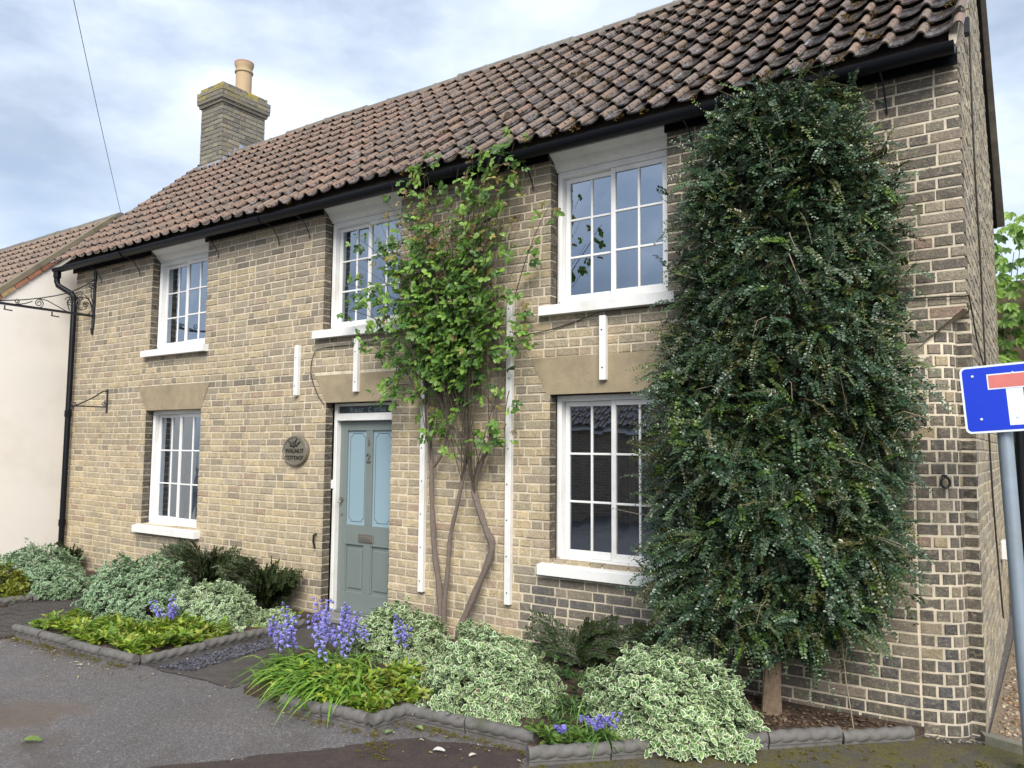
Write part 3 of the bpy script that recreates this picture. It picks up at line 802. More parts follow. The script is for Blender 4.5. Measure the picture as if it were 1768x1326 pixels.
A = [(-11.18, YE+.02, ZE-e), (.03, YE+.02, ZE-e), (.03, YR, ZR-e), (-11.18, YR, ZR-e), (.03, 2*YR-YE, ZE-e), (-11.18, 2*YR-YE, ZE-e)]
b.add(A, [(0, 1, 2, 3), (3, 2, 4, 5)]); b.add([(x, y, z-.03) for x, y, z in A], [(3, 2, 1, 0), (5, 4, 2, 3)])
b.add([A[0], A[1], (.03, YE+.02, ZE-e-.03), (-11.18, YE+.02, ZE-e-.03)], [(0, 3, 2, 1)])
b.build('roof_boarding', M_ridge, roof)
x = -11.2
while x < .02:      # half-round ridge tiles bedded in mortar
    w = min(.42, .04-x); b = MB(); n = 9; vs = []; fs = []
    rj = random.uniform(-.008, .008); ry = random.uniform(-.006, .006)
    wv = .012*math.sin(x*.9+3.6)+.01*math.sin(x*2.1)
    for q, (xx, rad) in enumerate(((x+.004, .105), (x+.03, .098), (x+w-.004, .098))):
        for k in range(n):
            a = math.pi*k/(n-1); vs.append((xx, YR+ry-rad*math.cos(a)*1.05, ZR-.03+rj+wv+rad*math.sin(a)))
    for q in range(2): fs += [(q*n+k, (q+1)*n+k, (q+1)*n+k+1, q*n+k+1) for k in range(n-1)]
    fs += [tuple(range(n)), tuple(range(2*n, 3*n))[::-1]]
    b.add(vs, fs); b.build('ridge_tile', M_ridge, roof); x += .42
# mortar fillet on the gable verge and black barge board on the back slope
b = MB()
for k in range(14):
    s0, s1 = SL*k/14, SL*(k+1)/14
    p0, p1 = O+u_slope*s0, O+u_slope*s1
    j = lambda: random.uniform(-.006, .006)
    b.add([(-.03, p0.y, p0.z-.05), (.012+j(), p0.y, p0.z-.05), (.012+j(), p0.y, p0.z+.012+j()), (-.03, p0.y, p0.z+.016), (-.03, p1.y, p1.z-.05), (.012+j(), p1.y, p1.z-.05), (.012+j(), p1.y, p1.z+.012+j()), (-.03, p1.y, p1.z+.016)],
          [(0, 1, 2, 3), (7, 6, 5, 4), (1, 5, 6, 2), (2, 6, 7, 3), (0, 4, 5, 1)])
b.build('verge_mortar', M_mortar, roof)
b = MB(); vs = []
for y, z in ((YR-.02, ZR+.03), (2*YR-YE, ZE+.03)):
    vs += [(-.10, y, z), (-.016*y+.03, y, z), (-.016*y+.03, y, z-.10), (-.10, y, z-.10)]
b.add(vs, [(0, 1, 2, 3), (7, 6, 5, 4), (0, 4, 5, 1), (1, 5, 6, 2), (2, 6, 7, 3)]); b.build('barge_board', M_black, roof)

# gutter and rainwater goods
b = MB(); n = 9; vs = []; gy, gz, gr = -.205, 4.20, .058
for x in (-11.2, -5.6, .0):
    for rad in (gr, gr-.004):
        for k in range(n):
            a = math.pi+math.pi*k/(n-1); vs.append((x, gy+rad*math.cos(a), gz+rad*math.sin(a)+(.0 if abs(x+5.6) > 1 else -.008)))
fs = []
for q in range(2):
    o0, o1 = q*2*n, (q+1)*2*n
    fs += [(o0+k, o0+k+1, o1+k+1, o1+k) for k in range(n-1)]; fs += [(o0+n+k, o1+n+k, o1+n+k+1, o0+n+k+1) for k in range(n-1)]
    fs += [(o0, o1, o1+n, o0+n), (o0+n-1, o0+2*n-1, o1+2*n-1, o1+n-1)]
fs += [tuple(range(n))[::-1], tuple(4*n+k for k in range(n))]
b.add(vs, fs)
for x in (-9.4, -6.6, -3.9, -1.3):
    b.tube([(x+w, gy+.062*math.cos(math.pi+math.pi*k/8), gz+.062*math.sin(math.pi+math.pi*k/8)) for w in (0,) for k in range(9)], .011, 5)
b.build('gutter', M_black, cot, smooth=True)
b = MB()
for xa, xb in ((-11.02, -9.052), (-7.868, -5.812), (-4.738, -3.022), (-1.968, -.001)): b.box(xa, xb, -.05, -.028, 4.145, 4.25)
b.box(-11.0, -.002, -.19, -.052, 4.225, 4.235); b.build('fascia', M_black, cot)
for x in (-10.3, -9.35, -7.65, -6.55, -6.05, -4.45, -3.2, -1.75, -.42):
    b = MB(); b.tube([(x, -.2, 4.14), (x, -.10, 4.10), (x, -.02, 4.0), (x+.005, -.008, 3.93)], .006, 5); b.build('gutter_bracket', M_iron, cot)
b = MB(); b.tube([(-11.14, gy, 4.15), (-11.14, gy, 4.07)], .05, 12); b.tube([(-11.14, gy, 4.09), (-11.14, gy, 4.02), (-11.12, gy+.01, 3.96), (-10.92, -.09, 3.83), (-10.885, -.075, 3.78), (-10.885, -.075, .02)], .038, 12)
for z in (3.70, 2.1, .6): b.tube([(-10.885, -.075, z), (-10.885, -.075, z+.09)], .047, 12)
b.build('downpipe', M_black, cot, smooth=True)
b = MB(); b.tube([(.085, 4.42, .02), (.085, 4.42, 2.4)], .05, 10); b.build('downpipe', M_black, cot, smooth=True)

# chimney ----------------------------------------------------------
ch = node('chimney', cot)
cx0, cx1, cy0, cy1 = -10.93, -10.36, 1.80, 2.62
STACK = []
def ring(x0, x1, y0, y1, z0, z1, ph):
    faces = [(x0, x1, lambda x, d, z: (x, y0+d, z)), (y0, y1, lambda x, d, z: (x1-d, x, z)), (x0, x1, lambda x, d, z: (x0+x1-x, y1-d, z)), (y0, y1, lambda x, d, z: (x0+d, y0+y1-x, z))]
    for q, (a, b_, mp_) in enumerate(faces):
        x = a+(.001 if q % 2 else 0); i = ph+q
        e = b_-(.001 if q % 2 else 0)
        while x < e-.02:
            w = (.215 if i % 2 else .105)*random.uniform(.95, 1.05); i += 1
            if e-(x+w) < .06: w = e-x
            V, F = brick_geo(x, x, x+w, x+w, z0, z1, mp_, .04)
            c = random.choice([(.17, .16, .135), (.21, .195, .16), (.14, .13, .115), (.24, .21, .16), (.18, .165, .15)])
            if z0 > 7.45 and random.random() < .3: c = (.34, .26, .04)
            elif z0 > 7.3 and random.random() < .3: c = (.24, .21, .10)
            STACK.append((V, F, np.tile(np.array(c)*random.uniform(.85, 1.15), (12, 1)), 0)); x += w+JT
def cc_(g, z0, z1): return (cx0-g, cx1+g, cy0-g, cy1+g, z0+JT/2, z1-JT/2)
z = 5.6; k = 0
while z < 7.5:
    g = 0
    if z > 7.20: g = .035
    if z > 7.27: g = .06
    if z > 7.42: g = .02
    ring(*cc_(g, z, z+CH), k); z += CH; k += 1
o = join_bricks(STACK, 'brickwork', ch, M_brick); o['kind'] = 'stuff'
b = MB(); b.box(cx0+.007, cx1-.007, cy0+.007, cy1-.007, 5.6, z-.01); b.box(cx0-.028, cx1+.028, cy0-.028, cy1+.028, 7.22, 7.27); b.box(cx0-.053, cx1+.053, cy0-.053, cy1+.053, 7.275, z-.085)
b.add([(cx0, cy0, z-.012), (cx1, cy0, z-.012), (cx1, cy1, z-.012), (cx0, cy1, z-.012), (cx0+.15, cy0+.25, z+.06), (cx1-.15, cy0+.25, z+.06), (cx1-.15, cy1-.2, z+.06), (cx0+.15, cy1-.2, z+.06)], [(0, 1, 5, 4), (1, 2, 6, 5), (2, 3, 7, 6), (3, 0, 4, 7), (4, 5, 6, 7)])
b.build('mortar', worn('sooty_mortar', (.17, .155, .125), .95, .35, 9, .6, dirt=(.22, .18, .05), dsc=5), ch)
b = MB(); pc = (-10.40, 2.28, z); pc = (-10.58, 2.33, z); b.lathe(pc, [(.13, -.02), (.13, .40), (.15, .405), (.15, .43), (.132, .435), (.135, .49), (.155, .53), (.155, .555)], 20); b.build('chimney_pot', M_pot, ch, smooth=True)
b = MB(); b.lathe((pc[0], pc[1], z+.5551), [(.157, 0), (.157, .028), (.12, .03), (.12, -.2)], 20); b.build('pot_rim', M_potrim, ch, smooth=True)
b = MB()      # stepped lead flashing, apron in front
for k in range(4):
    y = cy0+.02+k*.10; zz = roofz(y)+.06
    b.add([(cx1+.008, y, zz-.03), (cx1+.008, y+.11, zz+.065), (cx1+.008, y+.11, zz+.11), (cx1+.008, y+.015, zz+.12)], [(0, 1, 2, 3)])
    b.add([(cx1+.012, y, zz-.03), (cx1+.012, y+.11, zz+.065), (cx1+.09, y+.11, zz+.03), (cx1+.09, y, zz-.06)], [(0, 3, 2, 1)])
zz = roofz(cy0)
b.add([(cx0-.03, cy0-.008, zz+.11), (cx1+.02, cy0-.008, zz+.11), (cx1+.02, cy0-.01, zz+.045), (cx0-.03, cy0-.01, zz+.045), (cx1+.05, cy0-.16, zz-.09), (cx0-.06, cy0-.16, zz-.09)], [(0, 3, 2, 1), (3, 5, 4, 2)])
b.build('flashing', M_lead, ch)

# battens, air brick, iron ring, hook, cables, meter box
for (x, z0, z1) in ((-6.165, 2.253, 2.785), (-5.275, 2.262, 2.797), (-4.375, .415, 3.0), (-3.412, .415, 3.0), (-2.51, 2.262, 2.778)):
    b = MB(); lean = random.uniform(-.006, .006); b.bbox(x-.029, x+.029, -.046, .002, z0, z1, .004)
    o = b.build('batten', M_white, cot)
    s = MB(); zz = z0+.1
    while zz < z1-.05: s.lathe((x+random.uniform(-.006, .006), -.046, zz), [(.006, .001), (.006, -.004), (.0, -.005)], 6, 'y'); zz += .3
    s.build('screw', M_iron, o)
b = MB(); b.bbox(-4.285, -4.16, -.007, .03, 1.955, 2.165, .005)
b.build('air_brick', M_airbrick, cot)
b = MB()
for i in range(4):
    for k in range(6): b.box(-4.27+.027*i, -4.256+.027*i, -.0078, -.0068, 1.972+.031*k, 1.986+.031*k)
b.build('vent_hole', M_letter, cot)
px, py, nx, ny = corner_pt(.42)
b = MB(); rc = Vector((px+nx*.03, py+ny*.03, 1.555)); ta = Vector((-ny, nx, 0))
b.tube([rc+ta*.026*math.sin(2*math.pi*k/14)+Vector((0, 0, .033*math.cos(2*math.pi*k/14)-.022)) for k in range(15)], .008, 6, cap=False)
b.tube([(px-nx*.02, py-ny*.02, 1.57), (px+nx*.04, py+ny*.04, 1.57)], .011, 6); b.build('wall_ring', M_iron, cot, smooth=True)
b = MB(); b.tube([(-5.818, -.002, .83), (-5.818, -.035, .825), (-5.818, -.038, .76), (-5.818, -.02, .71), (-5.818, -.03, .69)], .011, 6); b.build('wall_hook', M_iron, cot, smooth=True)
def cable(pts, r=.0045, name='cable', parent=cot):
    P = [Vector(p) for p in pts]; out = []
    for i in range(len(P)-1):
        p0, p1, p2, p3 = P[max(i-1, 0)], P[i], P[i+1], P[min(i+2, len(P)-1)]
        for k in range(6):
            t = k/6; out.append(.5*((2*p1)+(p2-p0)*t+(2*p0-5*p1+4*p2-p3)*t*t+(3*p1-p0-3*p2+p3)*t**3))
    out.append(P[-1]); b = MB(); b.tube(out, r, 5); return b.build(name, M_letter, parent, smooth=True)
cable([(-4.9, -.012, 2.72), (-5.4, -.012, 2.74), (-5.84, -.013, 2.73), (-5.93, -.014, 2.66), (-5.96, -.014, 2.52), (-5.92, -.014, 2.38), (-5.78, -.014, 2.18), (-5.70, .06, 2.10)])
cable([(-3.35, -.012, 2.68), (-3.05, -.012, 2.70), (-2.7, -.013, 2.77), (-2.54, -.05, 2.80), (-2.47, -.05, 2.805), (-2.1, -.012, 2.81), (-1.8, -.012, 2.815)])
cable([(-.6, -.01, 2.70), (-.3, -.012, 2.69), (-.02, -.012, 2.675), (.008, .02, 2.66), (.008, .5, 2.45), (.0, 1.3, 2.3), (-.01, 1.6, 2.28)], .005)
cable([(.004, .95, 4.9), (-.002, 1.0, 4.0), (-.004, 1.25, 3.0), (-.006, 1.35, 2.3), (-.008, 1.55, 1.5), (-.01, 1.9, .9), (-.012, 2.3, .35)], .007)
b = MB(); b.bbox(-.045, .055, 2.85, 3.06, .76, .93, .01); b.build('meter_box', M_white, cot)
b = MB(); b.bbox(-.02, .025, .66, .73, 4.66, 4.78, .006); b.build('junction_box', M_iron, cot)

# ------------------------------------------------------------------ plaque
pl = thing('house_plaque', (-6.15, 0, 1.675), 'oval bronze wall plaque reading WALNUT COTTAGE with leaves and nuts', 'plaque')
b = MB(); b.lathe((-6.15, -.001, 1.675), [(.175, 0), (.175, -.03), (.168, -.042), (.152, -.044), (.147, -.036), (.0, -.035)], 40, 'y', sx=1.12, sz=.92); b.build('plate', M_bronze, pl, smooth=True)
text('WALNUT', .064, .004, 'lettering', M_letter, pl, (-6.15, -.040, 1.652), sx=1.05); text('COTTAGE', .060, .004, 'lettering', M_letter, pl, (-6.15, -.040, 1.582), sx=1.05)
b = MB()
for (dx, dz, ra, a, sq) in ((-.055, .055, .03, 0, .8), (-.012, .048, .03, .5, .8), (.03, .055, .028, .2, .8), (-.075, .085, .04, 2.7, .4), (-.03, .10, .045, 2.0, .4), (.02, .105, .045, 1.0, .4), (.065, .08, .04, .6, .4), (0, .075, .035, 1.5, .4)):
    q = []; F = []
    for k in range(10):
        w = 2*math.pi*k/10; u, v = ra*math.cos(w), ra*sq*math.sin(w)*(.8+.2*math.cos(3*w)); q.append((-6.15+dx+u*math.cos(a)-v*math.sin(a), -.036, 1.675+dz+u*math.sin(a)+v*math.cos(a)))
    q.append((-6.15+dx, -.051, 1.675+dz)); b.add(q, [(k, (k+1) % 10, 10) for k in range(10)])
b.build('leaf_relief', M_letter, pl)

# ------------------------------------------------------------------ iron sign bracket
def spiral(c, r0_, r1_, a0, turns, n=26):
    """points in the (y,z) plane"""
    return [(c[0]+(r0_+(r1_-r0_)*k/n)*math.cos(a0+2*math.pi*turns*k/n), c[1]+(r0_+(r1_-r0_)*k/n)*math.sin(a0+2*math.pi*turns*k/n)) for k in range(n+1)]
br = thing('sign_bracket', (-10.47, 0, 3.49), 'large black wrought-iron sign bracket with scrolls on the left wall corner', 'bracket')
XB = -10.47
def yz(l): return [(XB, y, z) for y, z in l]
b = MB(); b.box(XB-.03, XB+.03, -.016, 0, 3.32, 4.12); b.tube([(XB, -.02, 3.32), (XB, -.012, 3.24)], .022, 6); b.build('wall_plate', M_iron, br)
b = MB(); b.box(XB-.014, XB+.014, -1.45, -.016, 3.475, 3.505); b.build('arm', M_iron, br)
b = MB(); b.tube(yz([(-.016, 4.0), (-.10, 3.93), (-.22, 3.84), (-.36, 3.755), (-.52, 3.69), (-.70, 3.63), (-.9, 3.575), (-1.1, 3.535), (-1.22, 3.512)]), .008, 6); b.build('stay', M_iron, br)
for l in (spiral((-.16, 3.62), .145, .03, -1.6, 1.5), spiral((-.045, 3.90), .05, .015, 0, 1.4, 16), spiral((-.72, 3.56), .062, .012, -1.9, 1.9), spiral((-.985, 3.54), .034, .01, -1.9, 1.4, 16), spiral((-1.28, 3.56), .05, .014, -1.7, 1.3, 18),
          [(-.02, 3.55), (-.08, 3.72), (-.20, 3.80), (-.33, 3.72), (-.36, 3.60), (-.33, 3.52)], [(-.36, 3.5), (-.5, 3.56), (-.62, 3.61), (-.72, 3.622)], [(-.80, 3.57), (-.88, 3.53), (-.97, 3.505)],
          spiral((-.33, 3.64), .07, .012, 2.9, -1.7, 20), spiral((-.20, 3.71), .05, .012, 1.0, 1.5, 18), spiral((-.12, 3.63), .045, .012, 0, 1.6, 18), [(-.016, 3.95), (-.06, 3.86), (-.05, 3.75), (-.016, 3.66)]):
    b = MB(); b.tube(yz(l), .0065, 5); b.build('scroll', M_iron, br, smooth=True)
for y in (-.55, -1.12):
    b = MB(); b.tube([(XB, y, 3.47), (XB, y, 3.42)], .009, 6); b.tube([(XB, y-.01, 3.42), (XB+.04, y+.02, 3.41), (XB+.09, y+.05, 3.40)], .009, 6); b.build('hanger', M_iron, br)
# small bracket below the band of headers
sb = thing('basket_bracket', (-10.0, 0, 2.3), 'small black hanging-basket bracket on brickwork left of the lintel', 'bracket')
b = MB(); b.box(-10.013, -9.987, -.012, 0, 2.14, 2.46); b.build('wall_plate', M_iron, sb)
b = MB(); b.tube([(-10, -.012, 2.22), (-10, -.42, 2.215)], .009, 6); b.tube([(-10, -.012, 2.43), (-10, -.06, 2.43), (-10, -.2, 2.33), (-10, -.42, 2.215), (-10, -.46, 2.19)], .009, 6)
b.tube([(-10, y, z) for y, z in spiral((-.44, 2.235), .035, .015, -1, 1.2, 14)], .006, 5); b.tube([(-10, y, z) for y, z in spiral((-.05, 2.255), .03, .01, -1.5, 1.2, 14)], .006, 5); b.tube([(-10, y, z) for y, z in spiral((-.45, 2.185), .028, .01, 1, 1.2, 14)], .006, 5)
b.build('arm', M_iron, sb, smooth=True)

# ------------------------------------------------------------------ neighbour
NX = -11.5
nb = thing('neighbour_house', (-16, .8, 0), 'cream rendered house with pantile roof and red brick verge at the left', 'house')
nyr, nzr, nye, nze = .84, 5.25, -2.3, 2.36
b = MB(); pts = [(nye+.25, -.05), (3.9, -.05), (3.9, nze+.05), (nyr, nzr-.1), (nye+.25, nze+.2)]; n = 5
b.add([(NX, y, z) for y, z in pts]+[(NX-9, y, z) for y, z in pts], [tuple(range(n)), tuple(range(n, 2*n))[::-1]]+[(i, i+n, (i+1) % n+n, (i+1) % n) for i in range(n)]); b.build('wall', M_cream, nb)
nus = Vector((0, nyr-nye, nzr-nze)); nsl = nus.length; nus.normalize(); nns = Vector((0, -nus.z, nus.y)); nO = Vector((0, nye, nze))
nl = []
nr_ = node('roof', nb)
for i in range(26):
    for r in range(16):
        f = random.uniform(.95, 1.3); c = tuple(q*f for q in random.choice([(.26, .17, .12), (.24, .16, .12), (.28, .185, .13), (.22, .145, .11)]))
        nl.append(tile_mesh(NX-.09-(i+1)*TW, r*nsl/16, c, nO, nus, nns, nsl/16, random))
o = join_tiles(nl, 'pantiles', nr_, M_tile); o['kind'] = 'stuff'
b = MB(); b.add([(NX+.02, nye, nze-.03), (NX+.02, nyr, nzr-.03), (NX-9, nyr, nzr-.03), (NX-9, nye, nze-.03), (NX+.02, 2*nyr-nye, nze-.03), (NX-9, 2*nyr-nye, nze-.03)], [(0, 1, 2, 3), (2, 1, 4, 5)]); b.build('roof_boarding', M_ridge, nr_)
k = 0; s = .05
while s < nsl-.1:       # brick-on-edge verge
    p0 = nO+nus*s; p1 = nO+nus*(s+.215)
    c = random.choice([(.32, .13, .075), (.36, .17, .10), (.28, .13, .085), (.40, .28, .15)]) if s > .1 else (.3, .13, .08)
    b = MB(); b.c = c; q = [(NX+.028+random.uniform(-.003, .003), p+nns*h) for p in (p0, p1) for h in (-.045, .018)]
    vs = [(xx, v.y, v.z) for xx, v in q]; vs += [(NX-.05, v[1], v[2]) for v in vs]
    b.add(vs, [(0, 2, 3, 1), (4, 5, 7, 6), (0, 1, 5, 4), (2, 6, 7, 3), (1, 3, 7, 5), (0, 4, 6, 2)], c); b.build('verge_brick', M_brick_red, nr_); s += .225
b = MB()
p0 = nO; p1 = nO+nus*nsl
vs = [(x, (p+nns*h).y, (p+nns*h).z) for p in (p0, p1) for x in (NX-.12, NX+.034) for h in (.019, .085)]
b.add(vs, [(0, 2, 3, 1), (4, 5, 7, 6), (2, 6, 7, 3), (1, 3, 7, 5)]); b.build('verge_mortar', worn('mossy_verge_mortar', (.20, .165, .115), .95, .35, 9, .6, dirt=(.10, .095, .05), dsc=5), nr_)
x = NX-9
while x < NX:
    b = MB(); n = 7; vs = []; fs = []; rj = random.uniform(-.008, .008); x1 = min(x+.42, NX+.06)
    for xx in (x+.004, x1-.004):
        for q in range(n): a = math.pi*q/(n-1); vs.append((xx, nyr-.11*math.cos(a), nzr-.03+rj+.11*math.sin(a)))
    fs += [(q, n+q, n+q+1, q+1) for q in range(n-1)]+[tuple(range(n)), tuple(range(n, 2*n))[::-1]]; b.add(vs, fs); b.build('ridge_tile', M_ridge, nr_); x += .42

# ------------------------------------------------------------------ overhead wire
b = MB(); A = Vector((-11.4, .8, 5.3)); B = Vector((-5.2, -3.35, 6.45)); P = []
for k in range(17):
    t = k/16; p = A.lerp(B, t); P.append((p.x, p.y, p.z-.25*t*(1-t)))
b.tube(P, .0035, 5); tag(b.build('overhead_wire', M_letter, None, tuple(A)), 'thin overhead wire rising from the neighbouring roof ridge', 'wire')

# ------------------------------------------------------------------ road sign
sg = thing('road_sign', (.243, -.36, 0), 'blue no-through-road sign with white T and red bar on grey pole', 'road sign')
base = Vector((.245, -.36, 0)); top = Vector((.172, -.40, 2.19)); ax = (top-base).normalized()
b = MB(); b.tube([base-ax*.1, top], .038, 16); b.build('pole', M_galv, sg, smooth=True)
b = MB(); b.tube([top, top+ax*.012, top+ax*.022], [.042, .04, .02], 16); b.build('pole_cap', M_galv, sg, smooth=True)
pc = Vector((.242, -.455, 2.022)); tilt = R(3.9)
X = Vector((math.cos(tilt), .03, math.sin(tilt))).normalized(); Z = Vector((-math.sin(tilt), 0, math.cos(tilt))); Nn = X.cross(Z)   # points +y
Nn = -Nn if Nn.y > 0 else Nn
def plate(w, h, rad, d0, d1, m, name, cx_=0, cz_=0, n=6):
    pts = []
    for sx, sz, a0 in ((1, -1, -90), (1, 1, 0), (-1, 1, 90), (-1, -1, 180)):
        for k in range(n+1 if rad > 0 else 1):
            a = R(a0+90*k/n); pts.append((cx_+sx*(w/2-rad)+rad*math.cos(a), cz_+sz*(h/2-rad)+rad*math.sin(a)))
    k = len(pts); V = [pc+X*x+Z*z+Nn*d for d in (d1, d0) for x, z in pts]
    b = MB(); b.add(V, [tuple(range(k)), tuple(range(k, 2*k))[::-1]]+[(i, i+k, (i+1) % k+k, (i+1) % k) for i in range(k)]); return b.build(name, m, sg)
SW, SH = .50, .372
plate(SW, SH, .03, 0, .006, M_signwhite, 'plate'); plate(SW-.022, SH-.022, .022, .0055, .0068, M_blue, 'blue_face')
plate(.245, .085, 0, .0066, .0080, M_signwhite, 'bar_outline', 0, .092, 1); plate(.232, .072, 0, .0078, .0086, M_red, 'red_bar', 0, .092, 1); plate(.078, .2, 0, .0066, .0080, M_signwhite, 'white_stem', 0, -.052, 1)
for (x, z) in ((-.19, .13), (-.17, -.11), (.0, .132), (.0, -.11), (.19, .13), (.17, -.11)):
    c = pc+X*x+Z*z; b = MB(); b.tube([c+Nn*.006, c+Nn*.011], [.008, .005], 8); b.build('rivet', M_signwhite, sg)
for z in (.09, -.1):
    c = pc+Z*z-Nn*.012; b = MB(); b.tube([c-X*.1, c+X*.1], .012, 6); b.build('clip', M_galv, sg)

# ------------------------------------------------------------------ rope-top edging
def edging(name, pts, label, H=.082):
    e = thing(name, (pts[0][0], pts[0][1], 0), label, 'edging', 'rope-top edging round the flower beds')
    for (ax_, ay_), (bx_, by_) in zip(pts, pts[1:]):
        A = Vector((ax_, ay_, 0)); B = Vector((bx_, by_, 0)); Lg = (B-A).length; n = max(1, round(Lg/.5)); d = (B-A)/Lg; s = Vector((-d.y, d.x, 0))
        for i in range(n):
            t0 = Lg*i/n+.006; t1 = Lg*(i+1)/n-.006; b = MB(); dz = random.uniform(-.016, .008); sw = random.uniform(-.008, .008); rd = .041
            hb = H-rd
            for (w, z0, z1) in ((.024, -.03, hb*.55), (.030, hb*.55, hb)):
                P = [A+d*t+s*(q*w+sw)+Vector((0, 0, z+dz)) for t in (t0, t1) for q, z in ((-1, z0), (1, z0), (1, z1), (-1, z1))]
                b.add(P, [(0, 1, 2, 3), (7, 6, 5, 4), (0, 4, 5, 1), (1, 5, 6, 2), (2, 6, 7, 3), (3, 7, 4, 0)])
            m = 12; ns = max(8, int((t1-t0)/.010)); V = []; F = []
            for j in range(ns+1):
                t = t0+(t1-t0)*j/ns
                for k in range(m):
                    a = 2*math.pi*k/m; w = abs(math.sin(a+math.pi*t/.095)); rad = rd*(.76+.28*w**.6)
                    V.append(A+d*t+s*(rad*math.cos(a)+sw)+Vector((0, 0, H-rd+.018+rad*math.sin(a)*.95+dz)))
            for j in range(ns):
                for k in range(m): F.append((j*m+k, j*m+(k+1) % m, (j+1)*m+(k+1) % m, (j+1)*m+k))
            F += [tuple(range(m))[::-1], tuple(ns*m+k for k in range(m))]
            b.add(V, F); b.build('edging_tile', M_edging, e, smooth=True)
edging('bed_edging', [(-.37, -.13), (-2.03, -1.80)], 'grey rope-top edging running from the house corner past the trunk', .08)
edging('bed_edging', [(-2.10, -1.60), (-3.06, -1.66), (-3.09, -1.94), (-3.85, -1.97)], 'grey rope-top edging with a step in it before the middle bushes')
edging('bed_edging', [(-5.54, -2.03), (-7.36, -2.12)], 'dark rope-top edging along the road side of the left bed')
edging('bed_edging', [(-5.54, -1.98), (-5.55, -.35)], 'dark rope-top edging beside the pebble strip to the door', .075)
edging('bed_edging', [(-8.72, -1.0), (-8.78, -1.75), (-9.6, -2.1)], 'dark rope-top edging of the far left bed by the paved strip')

# ------------------------------------------------------------------ foliage tools
def norm(a): return a/np.maximum(np.linalg.norm(a, axis=-1, keepdims=True), 1e-9)
def leaf_fan(n=6, wid=.5, cup=.12, tipp=.15):
    """leaf from the origin along +x, length 1; centre vertex first"""
    V = [(.48, 0, 0)]; E = [0]
    for k in range(n):
        a = math.pi+2*math.pi*k/n; x = .5+.5*math.cos(a); y = wid/2*math.sin(a)*(1-tipp*(x-.5)*2)
        V.append((x, y, cup*(abs(y)/(wid/2))**2*.5 - .10*x*x)); E.append(1)
    F = [(0, 1+k, 1+(k+1) % n) for k in range(n)]
    return np.array(V), np.array(F), np.array(E, float)
LEAF_E = leaf_fan(6, .52, .22); LEAF_R = leaf_fan(6, .68, .15, .2); LEAF_V = leaf_fan(6, .42, .2)
LEAF_S = (np.array([(0, 0, 0), (.55, .34, .06), (1, 0, -.05), (.55, -.34, .06)]), np.array([(0, 3, 2), (0, 2, 1)]), np.array([1., 1, 1, 1]))
def cloud(name, pos, dirx, nrm, size, tmpl, tint, m, parent=None, base=None, width=None):
    V0, F0, E0 = tmpl; n = len(pos); k = len(V0)
    x = norm(dirx); z = nrm-x*np.sum(nrm*x, 1, keepdims=True); z = norm(z); y = np.cross(z, x)
    s = np.asarray(size).reshape(-1, 1, 1); wv = np.ones((n, 1, 1)) if width is None else np.asarray(width).reshape(-1, 1, 1)
    V = pos[:, None]+s*(V0[None, :, 0:1]*x[:, None]+wv*V0[None, :, 1:2]*y[:, None]+V0[None, :, 2:3]*z[:, None])
    F = (F0[None]+np.arange(n)[:, None, None]*k).reshape(-1, F0.shape[1])
    return mesh_np(name, V.reshape(-1, 3), F, m, parent, base, tint=np.repeat(tint, k, axis=0), edge=np.tile(E0, n))
def rv(n, s=1.0): return RNG.normal(0, s, (n, 3))
def tints(n, pal, var=.18):
    p = np.array(pal)[RNG.integers(0, len(pal), n)]; return p*RNG.uniform(1-var, 1+var, (n, 1))

def dome_bush(name, c, rx, ry, h, label, nshoot, lsize, pal, m, group, lump=.26, z0=.04, cat='bush', tmpl=LEAF_E, lf=8):
    t = thing(name, (c[0], c[1], z0), label, cat, group)
    d = norm(rv(nshoot)); d[:, 2] = np.abs(d[:, 2])*1.0-.12; d = norm(d)
    ph = RNG.uniform(0, 6, 6)
    lum = np.sin(d[:, 0]*4+ph[0])*np.sin(d[:, 1]*5+ph[1])+.7*np.sin(d[:, 2]*6+d[:, 0]*5+ph[2])+.5*np.sin(d[:, 1]*11+d[:, 2]*9+ph[3])
    rad = (1+lump*.5*lum)*RNG.uniform(.72, 1.0, nshoot)**.5
    rad = np.where(RNG.random(nshoot) < .06, rad*RNG.uniform(1.03, 1.16, nshoot), rad)
    sc = np.array([rx*.96, ry*.96, h*.84]); P = np.array([c[0], c[1], z0])+d*sc*rad[:, None]
    P[:, 2] = np.maximum(P[:, 2], z0+.01)
    nn_ = norm(d/sc)
    ax = norm(nn_+np.array([0, 0, .5])+rv(nshoot, .35))
    n = nshoot*lf; A = np.repeat(ax, lf, 0); Pp = np.repeat(P, lf, 0)+A*(RNG.uniform(-.9, .35, (n, 1))*lsize*1.3)
    rnd = rv(n); tan = norm(rnd-A*np.sum(rnd*A, 1, keepdims=True))
    dx = norm(tan+A*RNG.uniform(.1, .9, (n, 1))); nm = A+rv(n, .35)
    tn = tints(n, pal); dead = RNG.random(n) < .02; tn[dead] = np.array([(.16, .10, .05)])*RNG.uniform(.7, 1.3, (dead.sum(), 1))
    cloud('foliage', Pp, dx, nm, RNG.uniform(.55, 1.3, n)*lsize, tmpl, tn, m, t)
    b = MB()
    for k in range(26):
        e = P[RNG.integers(0, nshoot)]; a = Vector((c[0]+random.uniform(-.06, .06), c[1]+random.uniform(-.06, .06), z0-.03)); e = Vector(e); mid = a.lerp(e, .5)+Vector((0, 0, .04))
        b.tube([a, mid, e], [.007, .005, .003], 4)
    b.build('stem', M_bark, t)
    return t
VAR_G = [(.05, .15, .03), (.08, .20, .045), (.11, .25, .06), (.18, .31, .08)]
